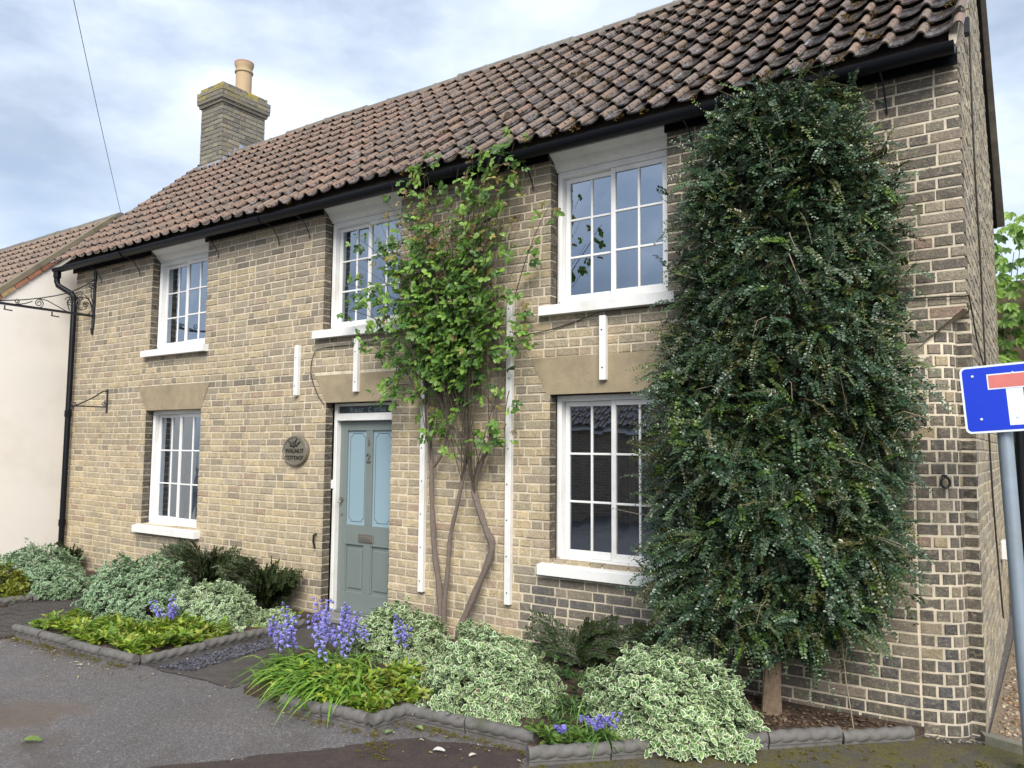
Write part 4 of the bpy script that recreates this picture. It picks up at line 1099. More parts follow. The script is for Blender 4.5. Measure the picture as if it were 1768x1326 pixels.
GREY_G = [(.075, .17, .075), (.10, .22, .10), (.14, .27, .12), (.06, .15, .05)]
dome_bush('variegated_bush', (-1.58, -.87), .53, .50, .52, 'white-edged bush beside the bare trunk under the tall evergreen', 1500, .045, VAR_G, M_leaf_var, 'variegated bushes in the beds')
dome_bush('variegated_bush', (-2.75, -1.18), .46, .44, .52, 'rounded white-edged bush below the left end of the ground-floor sill', 1350, .042, VAR_G, M_leaf_var, 'variegated bushes in the beds')
dome_bush('variegated_bush', (-4.12, -.62), .46, .42, .40, 'white-edged bush in front of the door step and rose stems', 1050, .043, VAR_G, M_leaf_var, 'variegated bushes in the beds')
dome_bush('variegated_bush', (-7.22, -1.10), .52, .50, .62, 'largest grey-green bush, in the left bed under the left window', 1500, .044, GREY_G, M_leaf_grey, 'variegated bushes in the beds')
dome_bush('variegated_bush', (-6.25, -.84), .50, .42, .42, 'pale bush in the left bed nearest to the door', 1100, .043, GREY_G+VAR_G[2:], M_leaf_var, 'variegated bushes in the beds')
dome_bush('variegated_bush', (-5.72, -.55), .20, .18, .16, 'little variegated sprig at the path edge by the door', 220, .036, VAR_G, M_leaf_var, 'variegated bushes in the beds')
dome_bush('grey_green_bush', (-9.95, -.85), .62, .5, .48, 'grey-green bush against the cream wall at the far left', 1200, .04, GREY_G, M_leaf_grey, 'grey-green bushes of the far left bed')
dome_bush('grey_green_bush', (-8.95, -1.10), .38, .34, .34, 'low grey-green bush beside the paved strip, far left bed', 800, .04, GREY_G, M_leaf_grey, 'grey-green bushes of the far left bed')
dome_bush('yellow_bush', (-9.05, -1.55), .30, .26, .40, 'yellow-green bush with lime shoots at the picture edge, far left bed', 420, .05, [(.20, .22, .02), (.26, .27, .03), (.15, .20, .03)], M_leaf, None, tmpl=LEAF_V)

# dark herring-bone sprays against the wall
def spray_bush(c, r, h, label, n, zlo=.05, spread=1.0):
    t = thing('dark_shrub', (c[0], c[1], .04), label, 'shrub', 'dark feathery shrubs against the wall')
    b = MB(); PP = []; DD = []; NN = []
    for i in range(n):
        a = random.uniform(0, 2*math.pi); o_ = Vector((c[0]+random.gauss(0, .16)*r, c[1]+random.uniform(-.1, .05), random.uniform(.05, .2)))
        d = Vector((math.cos(a)*spread, -abs(math.sin(a))*.6+.05, random.uniform(.8, 1.8))).normalized(); Ln = random.uniform(.35, .95)*math.hypot(r, h)
        pts = []
        for k in range(9):
            s = k/8; p = o_+d*Ln*s+Vector((math.cos(a)*.25*s*s*r, 0, -.38*s*s*Ln)); p.y = min(p.y, -.03); p.z = max(p.z, .05); pts.append(p)
        b.tube(pts, [.005-.0004*k for k in range(9)], 3)
        for k in range(1, 9):
            for q in (-1, 1):
                for u in (0, .33, .66):
                    p = pts[k-1].lerp(pts[k], u); tdir = (pts[k]-pts[k-1]).normalized(); sd_ = tdir.cross(Vector((0, -1, .3))).normalized()*q
                    for m_ in range(4):
                        PP.append(p+(sd_*.8+tdir*.5)*(.012+.018*m_)*(1.1-.5*k/9)); DD.append(tdir+sd_*random.uniform(-.3, 1)+Vector((0, 0, random.uniform(-.2, .4)))); NN.append((random.uniform(-.4, .4), -1, random.uniform(0, .8)))
    b.build('stem', M_bark, t); k = len(PP)
    cloud('foliage', np.array([tuple(p) for p in PP]), np.array([tuple(p) for p in DD]), np.array(NN), RNG.uniform(.020, .034, k), LEAF_S, tints(k, [(.05, .085, .025), (.035, .065, .022), (.07, .09, .03), (.055, .07, .03)]), M_leaf, t)
spray_bush((-7.35, -.14), .60, .78, 'tall dark feathery shrub against the brick below the left window', 190)
spray_bush((-6.40, -.14), .48, .66, 'dark feathery shrub against the wall just left of the door', 150)
spray_bush((-10.45, -.10), .22, .40, 'small dark shrub at the foot of the black downpipe', 22)
spray_bush((-2.62, -.12), .50, .46, 'dark sparse shrub under the right ground-floor window', 24)
spray_bush((-2.0, -.14), .45, .42, 'dark sparse shrub between the window and the evergreen', 20)
b = MB(); b.tube([(-2.40, -.12, .04), (-2.41, -.12, .28), (-2.37, -.13, .40), (-2.33, -.13, .47), (-2.36, -.13, .50)], [.016, .014, .012, .01, .006], 6)
b.tube([(-2.385, -.125, .38), (-2.42, -.14, .45)], [.009, .006], 5)
tag(b.build('dead_stump', M_bark, None, (-2.4, -.12, .04), smooth=True), 'dead hooked stem standing below the dark-bricked window sill', 'stump')

# ------------------------------------------------------------------ tall evergreen on the wall
ev = thing('evergreen_climber', (-1.17, -.28, .03), 'tall dark evergreen shrub trained up the wall to the eaves', 'shrub')
def tall_evergreen():
    def front(z): return float(np.interp(z, [.3, .6, 1.2, 2.0, 3.0, 3.8, 4.3], [.30, .55, .62, .58, .50, .40, .22]))
    n = 10200; P0 = []; D0 = []; LN = []
    def surf(z, u, fr):
        l, r = interp(CLIMB_L, z), interp(CLIMB_R, z); cx_ = (l+r)/2; hw = (r-l)/2
        prof = math.sqrt(max(.02, 1-abs(u)**2.4)); fd = front(z)*prof
        lump = .10*math.sin(z*5.1+u*3)+.08*math.sin(z*9+u*7+1)
        return cx_+u*hw*.83, -.03-max(.05, fd+lump*.7)*fr, prof
    clumps = []          # branch ends: each carries its own fan of sprays, with hollows between them
    for i in range(430):
        z = random.uniform(.5, 4.06); u = random.uniform(-1, 1)
        if random.random() < .2: u = math.copysign(random.uniform(.75, 1), u)
        x, y, prof = surf(z, u, random.uniform(.78, 1.08)); a = random.uniform(-1.4, 1.4)
        clumps.append((x, y, z, Vector((u*.8+.8*math.sin(a), -prof*.8-.15, .35*math.cos(a)+random.gauss(.0, .3)+.6*max(0, z-3.7))).normalized(), random.uniform(.7, 1.3)))
    while len(P0) < n:
        if random.random() < .66:
            cx_, cy_, cz_, cd_, cs = random.choice(clumps); g = .075*cs
            x, y, z = cx_+random.gauss(0, g), min(-.03, cy_+random.gauss(0, g*.8)), cz_+random.gauss(0, g*.8)
            d = (cd_+Vector((random.gauss(0, .5), random.gauss(0, .3), random.gauss(0, .4)))).normalized(); Ln = random.uniform(.10, .24)*cs
        else:
            z = random.uniform(.42, 4.0); u = random.uniform(-1, 1); x, y, prof = surf(z, u, random.random()**.7*.8)
            d = Vector((u*.7+random.gauss(0, .6), -prof-.2, random.gauss(0, .5))).normalized(); Ln = random.uniform(.08, .18)
        P0.append((x, y, z)); D0.append(tuple(d)); LN.append(Ln)
    P0 = np.array(P0); D0 = np.array(D0); LN = np.array(LN)
    # long free shoots poking out of the outline
    m = 110; ex = []; ed = []
    for i in range(m):
        z = random.uniform(.5, 4.3); sd_ = -1 if random.random() < .6 else 1; x = interp(CLIMB_L if sd_ < 0 else CLIMB_R, z)
        if random.random() < .3: z = random.uniform(3.92, 4.12); x = random.gauss(-.95, .22) if random.random() < .6 else random.uniform(-1.6, -.6)
        ex.append((x-sd_*.16, random.uniform(-.42, -.08), z)); ed.append((sd_*random.uniform(.5, 1), random.uniform(-.6, -.05), random.uniform(-.1, .7)))
    P0 = np.concatenate([P0, ex]); D0 = np.concatenate([D0, norm(np.array(ed))]); LN = np.concatenate([LN, RNG.uniform(.2, .36, m)])
    n2 = len(P0); K = 15
    s = (np.arange(K)+.6)/K; drop = np.concatenate([RNG.uniform(.1, 1.0, n), RNG.uniform(-.1, .3, m)])
    T = s[None, :, None]*LN[:, None, None]
    Pk = P0[:, None]+D0[:, None]*T; Pk[:, :, 2] -= (drop[:, None]*(s[None]**2)*LN[:, None]*.75)
    tg = D0[:, None]+np.zeros((n2, K, 3)); tg[:, :, 2] -= drop[:, None]*s[None]*1.5; tg = norm(tg)
    Pk[:, :, 1] = np.minimum(Pk[:, :, 1], -.012)
    side = norm(np.cross(tg, np.array([0, -.5, 1.0])+RNG.normal(0, .5, (n2, 1, 3))))
    Pa = []; Da = []; Na = []; Sa = []; Ta = []; szv = RNG.uniform(.65, 1.35, (n2, 1))      # old and young shoots
    PAL = np.array([(.026, .06, .030), (.034, .074, .038), (.042, .082, .044), (.028, .056, .022), (.046, .088, .032), (.055, .095, .058)])
    tw = PAL[RNG.integers(0, len(PAL), n2)]*np.array([[1.12, 1.0, 1.0]])*RNG.uniform(.85, 1.9, (n2, 1))
    fresh = RNG.random(n2) < .06; fresh[n:] = RNG.random(m) < .35
    low = (P0[:, 2] < 2.2) & (RNG.random(n2) < .04); fresh |= low
    olive = RNG.random(n2) < .16; tw[olive] = np.array([(.085, .095, .03)])*RNG.uniform(.7, 1.2, (olive.sum(), 1))
    tw[fresh] = np.array([(.10, .17, .03)])*RNG.uniform(.7, 1.3, (fresh.sum(), 1))
    for q in (-1, 1):
        d = norm(side*q+tg*.55+RNG.normal(0, .22, (n2, K, 3)))
        Pa.append((Pk+d*.002).reshape(-1, 3)); Da.append(d.reshape(-1, 3))
        nm = np.cross(tg, side)*1.0; nm = nm*np.sign(-nm[:, :, 1:2]*.8+nm[:, :, 2:3]+1e-4); Na.append((nm+RNG.normal(0, .35, nm.shape)).reshape(-1, 3))
        Sa.append(((.0255-.011*s[None])*RNG.uniform(.75, 1.2, (n2, K))*szv).reshape(-1)); Ta.append(np.repeat(tw, K, 0)*RNG.uniform(.8, 1.2, (n2*K, 1)))
    LS = (np.array([(0, 0, 0), (.35, .36, .07), (.8, .30, .05), (1, 0, -.04), (.8, -.30, .05), (.35, -.36, .07)]), np.array([(0, 5, 4, 3), (0, 3, 2, 1)]), np.ones(6))
    cloud('foliage', np.concatenate(Pa), np.concatenate(Da), np.concatenate(Na), np.concatenate(Sa), LS, np.concatenate(Ta), M_leaf_dark, ev)
    V = []; F = []      # thin shoots carrying the leaves
    sel = RNG.choice(n2, 1700, replace=False)
    for i in np.concatenate([sel, np.arange(n, n2)]):
        b0 = len(V)
        pts = [P0[i]]+[Pk[i, k] for k in (2, 6, 10, 14)]
        for j, p in enumerate(pts):
            w = .0022-.0003*j
            V += [(p[0]-w, p[1], p[2]-w), (p[0]+w, p[1]-w, p[2]), (p[0], p[1]+w, p[2]+w)]
        for j in range(len(pts)-1):
            for k in range(3): F.append((b0+3*j+k, b0+3*j+(k+1) % 3, b0+3*j+3+(k+1) % 3, b0+3*j+3+k))
    mesh_np('shoot', np.array(V), np.array(F), M_twig, ev)
    b = MB()
    for i in range(26):      # pale bare twigs
        z = random.uniform(.8, 4.1); l, r = interp(CLIMB_L, z), interp(CLIMB_R, z); x = random.uniform(l+.15, r-.1); y = -.10-front(z)*math.sqrt(max(.1, 1-abs((x-(l+r)/2)/((r-l)/2))**2))
        a = random.uniform(0, 6.28); Ln = random.uniform(.10, .26); d = Vector((math.cos(a), -.25, math.sin(a)))
        p = Vector((x, y, z)); q = p+d*Ln*.5+Vector((0, -.02, .02)); w = p+d*Ln+Vector((random.uniform(-.03, .03), 0, -.04)); b = MB(); b.tube([p, q, w], [.003, .0026, .0016], 4); b.build('bare_twig', M_twig, ev)
    for (x0_, z0_, x1_, z1_) in ((-.72, .62, -.66, .05), (-.9, .55, -.88, .3)): b = MB(); b.tube([(x0_, -.3, z0_), (x0_+.03, -.33, (z0_+z1_)/2), (x1_, -.3, z1_)], .004, 4); b.build('bare_twig', M_twig, ev)
    b = MB()
    for i in range(26):      # inner limbs
        a = Vector((-1.15+random.uniform(-.05, .05), -.2, random.uniform(.6, 2.2))); z = random.uniform(a.z+.4, 4.0); l, r = interp(CLIMB_L, z), interp(CLIMB_R, z); e = Vector((random.uniform(l+.1, r-.1), random.uniform(-.3, -.08), z)); mid = a.lerp(e, .5)+Vector((random.uniform(-.1, .1), 0, .1)); b.tube([a, mid, e], [.02, .013, .005], 5)
    b.build('branch', M_bark2, ev)
    b = MB(); pts = []
    for k, (x, y, z, r) in enumerate([(-1.16, -.29, -.02, .085), (-1.165, -.285, .06, .056), (-1.155, -.28, .25, .049), (-1.14, -.27, .5, .048), (-1.15, -.25, .9, .05), (-1.1, -.22, 1.6, .045), (-1.12, -.18, 2.6, .034), (-1.0, -.16, 3.6, .02)]): pts.append((Vector((x, y, z)), r))
    b.tube([p for p, r in pts], [r for p, r in pts], 12)
    for k in range(11):      # bark ridges
        a = k*.571; w = random.uniform(-.3, .3); b.tube([(-1.155+.050*math.cos(a), -.285+.050*math.sin(a), .02), (-1.155+.046*math.cos(a+.2+w), -.281+.046*math.sin(a+.2+w), .17), (-1.15+.044*math.cos(a+.3), -.28+.044*math.sin(a+.3), .32), (-1.14+.040*math.cos(a+.5+w), -.27+.040*math.sin(a+.5+w), .6)], [.019, .009+.005*random.random(), .013, .008], 5)
    b.build('trunk', M_bark2, ev, smooth=True)
tall_evergreen()

# ------------------------------------------------------------------ climbing rose
ro = thing('climbing_rose', (-4.0, -.12, .04), 'climbing rose with bare grey stems and leafy top beside the door', 'climber')
def rose():
    Y = -.10
    T = [([(-4.05, .03), (-4.05, .12), (-4.10, .5), (-4.16, .78), (-4.19, 1.2), (-4.205, 1.58), (-4.25, 1.78), (-4.28, 2.1), (-4.33, 2.5), (-4.4, 3.0)], .030),
         ([(-4.19, 1.55), (-4.08, 1.68), (-4.0, 1.95), (-3.95, 2.3), (-3.98, 2.8)], .017),
         ([(-4.03, .03), (-4.035, .33), (-4.01, .65), (-3.985, .95), (-3.90, 1.22), (-3.845, 1.43), (-3.825, 1.65), (-3.83, 1.9), (-3.86, 2.25), (-3.9, 2.8)], .024),
         ([(-3.87, .03), (-3.84, .18), (-3.70, .5), (-3.54, .86), (-3.60, 1.05), (-3.70, 1.29), (-3.73, 1.42), (-3.66, 1.58), (-3.55, 1.78), (-3.50, 2.05), (-3.46, 2.4), (-3.5, 2.9)], .036),
         ([(-3.72, 1.36), (-3.76, 1.55), (-3.775, 1.8), (-3.81, 2.1), (-3.78, 2.5), (-3.74, 3.0)], .020),
         ([(-3.83, 1.75), (-3.92, 1.86), (-4.02, 1.98), (-4.12, 2.2), (-4.2, 2.7)], .014), ([(-3.84, 1.6), (-3.95, 1.66), (-4.0, 1.78)], .009)]
    b = MB()
    for l, r in T:
        pts = [Vector((x+random.uniform(-.006, .006), Y-.01*math.sin(i*1.7), z)) for i, (x, z) in enumerate(l)]; n = len(pts); out = []
        for i in range(n-1):
            p0, p1, p2, p3 = pts[max(i-1, 0)], pts[i], pts[i+1], pts[min(i+2, n-1)]
            for k in range(4):
                t = k/4; out.append(.5*((2*p1)+(p2-p0)*t+(2*p0-5*p1+4*p2-p3)*t*t+(3*p1-p0-3*p2+p3)*t**3))
        out.append(pts[-1]); m = len(out)
        b.tube(out, [r*(1-.55*i/m)*(1+.14*math.sin(i*1.9)+.08*random.uniform(-1, 1)) for i in range(m)], 8)
    b.build('trunk', M_bark, ro, smooth=True)
    canes = []; b = MB()
    for i in range(110):
        st = random.choice(T[:6])[0]; x, z = random.choice(st[5:] if len(st) > 7 else st[2:]); u = random.random()
        zt = 4.24-random.random()**1.6*1.7; 
        lo = np.interp(zt, [2.2, 2.9, 3.2, 3.7, 4.25], [-4.5, -4.95, -5.25, -5.15, -4.55]); hi = np.interp(zt, [2.2, 2.6, 3.2, 3.7, 4.25], [-3.3, -3.2, -3.0, -2.9, -3.1])
        xt = lo+(hi-lo)*random.betavariate(1.5, 1.4); e = Vector((xt, -.10-random.uniform(.0, .30), zt)); a = Vector((x, Y-.02, z))
        if e.z < a.z+.3: e.z = min(4.2, a.z+random.uniform(.5, 1.2))
        mid = a.lerp(e, .5)+Vector((random.uniform(-.12, .12), -random.uniform(0, .12), .08)); pts = []
        for k in range(11):
            t = k/10; pts.append(a*(1-t)**2+mid*2*t*(1-t)+e*t*t)
        b.tube(pts, [.0052-.0004*k for k in range(11)], 4); canes.append(pts)
    for (x, z, x1_, z1_) in ((-4.55, 2.75, -5.25, 3.05), (-4.5, 2.9, -5.2, 3.3), (-4.5, 2.4, -5.05, 2.75), (-4.5, 2.3, -4.75, 2.15), (-4.5, 3.2, -5.1, 3.75), (-3.3, 3.0, -2.85, 3.72), (-3.35, 2.7, -3.1, 2.5), (-3.35, 2.2, -3.3, 1.75), (-3.62, 1.8, -3.4, 1.72), (-4.25, 2.2, -4.7, 2.1), (-4.05, 1.95, -4.1, 1.75), (-3.4, 3.9, -3.2, 4.35), (-4.2, 4.0, -4.35, 4.33), (-4.35, 3.9, -4.15, 4.4), (-3.7, 4.0, -3.6, 4.3)):
        a = Vector((x, -.12, z)); e = Vector((x1_, -.24, z1_)); mid = a.lerp(e, .55)+Vector((0, -.05, .10)); pts = [a*(1-t)**2+mid*2*t*(1-t)+e*t*t for t in [k/10 for k in range(11)]]
        b.tube(pts, [.005-.0003*k for k in range(11)], 4); canes.append(pts)
    b.build('cane', M_cane, ro)
    P = []; D = []; N = []; Sz = []; Tn = []
    PAL = [(.12, .23, .035), (.17, .31, .05), (.085, .18, .03), (.22, .37, .06), (.14, .26, .05), (.06, .14, .03)]
    NEW = [(.20, .15, .05), (.24, .23, .06), (.17, .11, .05), (.28, .24, .07)]
    for ci, pts in enumerate(canes):
        for k in range(2, 11):
            for rep in range(3):
              if pts[k].z < 2.4 and ci < 110 and random.random() < .75: continue
              if random.random() < ((.78 if pts[k].z < 3.1 else .48) if ci < 110 else .6):
                p = pts[k-1].lerp(pts[k], random.random()); t = (pts[k]-pts[k-1]).normalized(); a = random.uniform(0, 6.28)
                o1 = t.orthogonal().normalized(); o2 = t.cross(o1); d = (o1*math.cos(a)+o2*math.sin(a)+Vector((0, -.35, .15))).normalized()
                pet = random.uniform(.03, .06); nlf = random.choice((3, 5, 5, 5)); nm = Vector((random.gauss(0, .4), -1+random.gauss(0, .3), .55+random.gauss(0, .4))).normalized()
                sd_ = d.cross(nm).normalized(); sz = random.uniform(.038, .064); c = random.choice(PAL)
                if p.z > 3.4 and random.random() < .32 or random.random() < .07: c = random.choice(NEW); sz *= .75
                f = random.uniform(.75, 1.3); c = tuple(q*f for q in c)
                for j in range(nlf):
                    if j == 0: q = p+d*(pet+.045); dd = d
                    else:
                        sgn = 1 if j % 2 else -1; q = p+d*(pet+.028*(1-(j-1)//2)+.01); dd = (d*.35+sd_*sgn)
                    dd = dd+Vector((0, 0, -.2))
                    q.y = min(q.y, -.02)
                    P.append(tuple(q)); D.append(tuple(dd)); N.append((nm.x+random.gauss(0, .25), nm.y+random.gauss(0, .25), nm.z+random.gauss(0, .25))); Sz.append(sz*(1 if j < 3 else .8)*random.uniform(.85, 1.15)); Tn.append(c)
    cloud('foliage', np.array(P), np.array(D), np.array(N), np.array(Sz), leaf_fan(8, .66, .14, .18), np.array(Tn), M_leaf, ro)
rose()

# ------------------------------------------------------------------ ground cover, strap leaves, bluebells
def inpoly(x, y, poly):
    r = False; n = len(poly)
    for i in range(n):
        (x0, y0), (x1, y1) = poly[i], poly[(i+1) % n]
        if (y0 > y) != (y1 > y) and x < (x1-x0)*(y-y0)/(y1-y0)+x0: r = not r
    return r
def groundcover(name, poly, hgt, nsh, lsize, pal, kind_label=None, lf=7, tmpl=LEAF_V):
    xs = [p[0] for p in poly]; ys = [p[1] for p in poly]; P = []
    while len(P) < nsh:
        x, y = random.uniform(min(xs), max(xs)), random.uniform(min(ys), max(ys))
        if inpoly(x, y, poly): P.append((x, y, .05+hgt*(.55+.45*math.sin(x*7)*math.sin(y*9+1))*random.uniform(.5, 1.05)))
    P = np.array(P); n = nsh*lf; ax = norm(np.array([0, 0, 1.0])+rv(nsh, .35)); A = np.repeat(ax, lf, 0)
    Pp = np.repeat(P, lf, 0)-A*RNG.uniform(0, 1.0, (n, 1))*hgt*.5; r_ = rv(n); tan = norm(r_-A*np.sum(r_*A, 1, keepdims=True))
    Pp[:, 2] = np.maximum(Pp[:, 2], .05)
    o = cloud(name, Pp, norm(tan+A*RNG.uniform(0, .7, (n, 1))), A+rv(n, .3), RNG.uniform(.7, 1.25, n)*lsize, tmpl, tints(n, pal, .25), M_leaf, None, (0, 0, 0))
    o['kind'] = 'stuff'; return o
LIME = [(.26, .36, .03), (.33, .40, .045), (.18, .31, .03), (.13, .25, .03), (.36, .38, .09), (.21, .33, .05)]
groundcover('ground_cover', [(-7.3, -2.02), (-5.62, -1.95), (-5.62, -1.0), (-6.2, -1.25), (-6.9, -1.55), (-7.3, -1.5)], .17, 620, .062, LIME)
groundcover('ground_cover', [(-4.0, -1.93), (-3.14, -1.90), (-3.12, -1.62), (-2.9, -1.58), (-3.0, -1.15), (-3.6, -1.2), (-4.1, -1.5)], .19, 420, .055, LIME)
groundcover('ground_cover', [(-2.15, -1.58), (-2.0, -1.72), (-1.65, -1.45), (-1.75, -1.3), (-2.1, -1.42)], .11, 80, .05, [(.12, .22, .04), (.09, .18, .04), (.17, .26, .05)])
groundcover('ground_cover', [(-11.2, -1.9), (-8.85, -1.65), (-8.85, -1.2), (-11.2, -1.2)], .18, 200, .055, LIME)
groundcover('ground_cover', [(-3.5, -1.3), (-2.9, -1.1), (-2.3, -.3), (-3.5, -.3)], .16, 200, .05, [(.05, .12, .03), (.07, .15, .04), (.04, .09, .03)])
groundcover('ground_cover', [(-2.3, -1.35), (-1.95, -1.3), (-1.95, -.3), (-2.5, -.3)], .09, 90, .045, [(.05, .10, .03), (.07, .13, .04)])
groundcover('ground_cover', [(-5.9, -.75), (-5.6, -.75), (-5.6, -.3), (-5.9, -.3)], .09, 40, .05, LIME)

def blades(name, roots, label, cat, group, base, lean, lmin=.22, lmax=.42, wid=.014, pal=None):
    V = []; F = []; T = []; pal = pal or [(.10, .22, .04), (.14, .28, .05), (.08, .18, .04), (.18, .32, .07)]
    for (x, y) in roots:
        a = random.gauss(lean, .75) if lean is not None else random.uniform(0, 6.28); Ln = random.uniform(lmin, lmax); c = np.array(random.choice(pal))*random.uniform(.8, 1.25)
        d = Vector((math.cos(a), math.sin(a), 0)); s = Vector((-d.y, d.x, 0)); w0 = wid*random.uniform(.7, 1.2); up = random.uniform(.5, 1.1); b0 = len(V)
        for k in range(7):
            t = k/6; p = Vector((x, y, .05))+d*Ln*(.35*t+.5*t*t)+Vector((0, 0, Ln*(up*1.35*t-(up*1.0+.3)*t*t))); p.z = max(p.z, .012+.01*random.random())
            w = w0*(1-t**2.2)*.5+.0008; V += [tuple(p-s*w), tuple(p+Vector((0, 0, -w*.5))), tuple(p+s*w)]; T += [c*(.85+.25*t)]*3
        for k in range(6):
            q = b0+3*k; F += [(q, q+1, q+4, q+3), (q+1, q+2, q+5, q+4)]
    t = thing(name, base, label, cat, group)
    mesh_np('leaf_blade', np.array(V), np.array(F), M_leaf, t, tint=np.array(T)); return t
def bells(t, roots, hmin=.26, hmax=.42):
    for (x, y) in roots:
        V = []; F = []; b = MB(); b.c = (.10, .16, .05)
        h = random.uniform(hmin, hmax); a = random.uniform(0, 6.28); tip = Vector((x+.09*math.cos(a), y+.09*math.sin(a), .04+h)); rt = Vector((x, y, .04)); md = rt.lerp(tip, .6)+Vector((0, 0, .03))
        b.tube([rt, md, tip, tip+Vector((.03*math.cos(a), .03*math.sin(a), -.02))], [.004, .0034, .0025, .0015], 4)
        nb_ = random.randint(9, 15); bc = random.choice([(.27, .24, .66), (.33, .30, .74), (.40, .38, .80)])
        for k in range(nb_):
            u = .58+.42*k/(nb_-1); p = (rt.lerp(md, u/.6) if u < .6 else md.lerp(tip, (u-.6)/.4)); w = k*2.4+random.uniform(-.5, .5); d = Vector((math.cos(w), math.sin(w), random.uniform(-.8, .0))).normalized()
            f = random.uniform(.8, 1.25); c = tuple(q*f for q in bc); o1 = d.orthogonal().normalized(); o2 = d.cross(o1); q0 = p+d*.012; L_ = .030*random.uniform(.85, 1.15)*(1.2-.45*u); V = []; F = []
            for (s, r_) in ((0, .003), (.5, .0075), (.85, .009), (1.05, .017)):
                for j in range(6):
                    g = j*math.pi/3; rr_ = r_*(1 if (s < 1 or j % 2 == 0) else .55); V.append(tuple(q0+d*L_*s+(o1*math.cos(g)+o2*math.sin(g))*rr_))
            for s in range(3):
                for j in range(6): F.append((s*6+j, s*6+(j+1) % 6, (s+1)*6+(j+1) % 6, (s+1)*6+j))
            b.add(V, F, c)
        b.build('flower', M_petal, t)
def spots(cx_, cy_, rx, ry, n): return [(cx_+rx*random.gauss(0, .5), cy_+ry*random.gauss(0, .5)) for _ in range(n)]
t = blades('bluebell_clump', spots(-3.95, -1.45, .34, .30, 330)+spots(-3.70, -1.74, .28, .16, 210)+spots(-4.15, -1.55, .20, .26, 140), 'big clump of bluebells flopping over the path edge by the door', 'flowers', 'bluebells in the beds', (-4.0, -1.5, .04), R(222), .22, .43, .024, [(.16, .31, .04), (.22, .38, .05), (.12, .25, .04), (.28, .42, .07)])
bells(t, spots(-4.30, -1.12, .18, .28, 15)+spots(-4.16, -1.42, .30, .20, 10)+spots(-3.9, -1.55, .22, .14, 4)+spots(-4.50, -1.52, .12, .12, 5)+spots(-3.5, -1.2, .15, .1, 3), .28, .50)
t = blades('bluebell_clump', spots(-1.82, -1.44, .12, .10, 34), 'few bluebells at the near corner of the bed beside the variegated bush', 'flowers', 'bluebells in the beds', (-1.72, -1.42, .04), None, .12, .3, .010)
bells(t, [(-1.80, -1.50), (-1.74, -1.46), (-1.86, -1.40), (-1.98, -1.54)], .10, .22)
t = blades('bluebell_clump', spots(-6.2, -1.35, .14, .1, 25), 'bluebells in front of the pale bush in the left bed', 'flowers', 'bluebells in the beds', (-6.2, -1.35, .04), None, .12, .28, .012)
bells(t, spots(-6.25, -1.38, .2, .08, 5), .22, .36)
t = blades('bluebell_clump', spots(-9.3, -1.6, .12, .1, 20), 'pale bluebells at the picture edge in the far left bed', 'flowers', 'bluebells in the beds', (-9.3, -1.6, .04), None, .12, .28, .012)
bells(t, spots(-9.3, -1.6, .22, .12, 12), .26, .40)
blades('grass_tuft', spots(-6.75, -1.62, .10, .08, 30), 'upright broad green leaves among lime ground cover in the left bed', 'plant', None, (-6.75, -1.62, .04), None, .18, .30, .035, [(.10, .24, .06), (.13, .28, .08)])
blades('grass_tuft', spots(-2.1, -1.15, .2, .2, 46), 'thin grass blades in the bare soil between two bushes', 'plant', None, (-2.1, -1.15, .04), None, .14, .34, .007)

# pebbles, gravel, moss, litter
OCT = (np.array([(1, 0, 0), (0, 1, 0), (-1, 0, 0), (0, -1, 0), (0, 0, 1), (0, 0, -1), ], float), np.array([(0, 1, 4), (1, 2, 4), (2, 3, 4), (3, 0, 4), (1, 0, 5), (2, 1, 5), (3, 2, 5), (0, 3, 5)]), np.ones(6))
def stones(name, poly, n, smin, smax, pal, z=.01, flat=.6):
    xs = [p[0] for p in poly]; ys = [p[1] for p in poly]; P = []
    while len(P) < n:
        x, y = random.uniform(min(xs), max(xs)), random.uniform(min(ys), max(ys))
        if inpoly(x, y, poly): P.append((x, y, z))
    P = np.array(P); a = RNG.uniform(0, 6.28, n); V0 = OCT[0]*np.array([1, .75, flat]); tm = (V0, OCT[1], OCT[2])
    o = cloud(name, P, np.stack([np.cos(a), np.sin(a), RNG.normal(0, .2, n)], 1), np.array([0, 0, 1.0])+rv(n, .25), RNG.uniform(smin, smax, n), tm, tints(n, pal, .3), M_stones, None, (0, 0, 0))
    o['kind'] = 'stuff'; return o
stones('slate_pebbles', [(-5.36, -1.95), (-5.06, -1.85), (-5.20, -.75), (-5.45, -.75)], 900, .010, .022, [(.07, .07, .085), (.10, .10, .12), (.045, .045, .055)], .012)
stones('gravel', [(.04, .25), (1.0, -.2), (1.6, 4.6), (.05, 4.6)], 4200, .010, .026, [(.34, .27, .19), (.25, .18, .12), (.42, .36, .28), (.20, .13, .09), (.30, .19, .11)], .016)
stones('bark_chips', [(-.45, -.2), (-2.0, -1.55), (-2.2, -.1), (-.4, -.05)], 1500, .008, .024, [(.08, .05, .032), (.12, .08, .05), (.05, .032, .022), (.18, .13, .09)], .052, .3)
stones('wall_foot_rubble', [(-.33, -.06), (-.2, -.12), (.05, .06), (-.05, .12), (-.12, .02)], 60, .006, .016, [(.3, .25, .2), (.2, .17, .14), (.12, .1, .08)], .012)

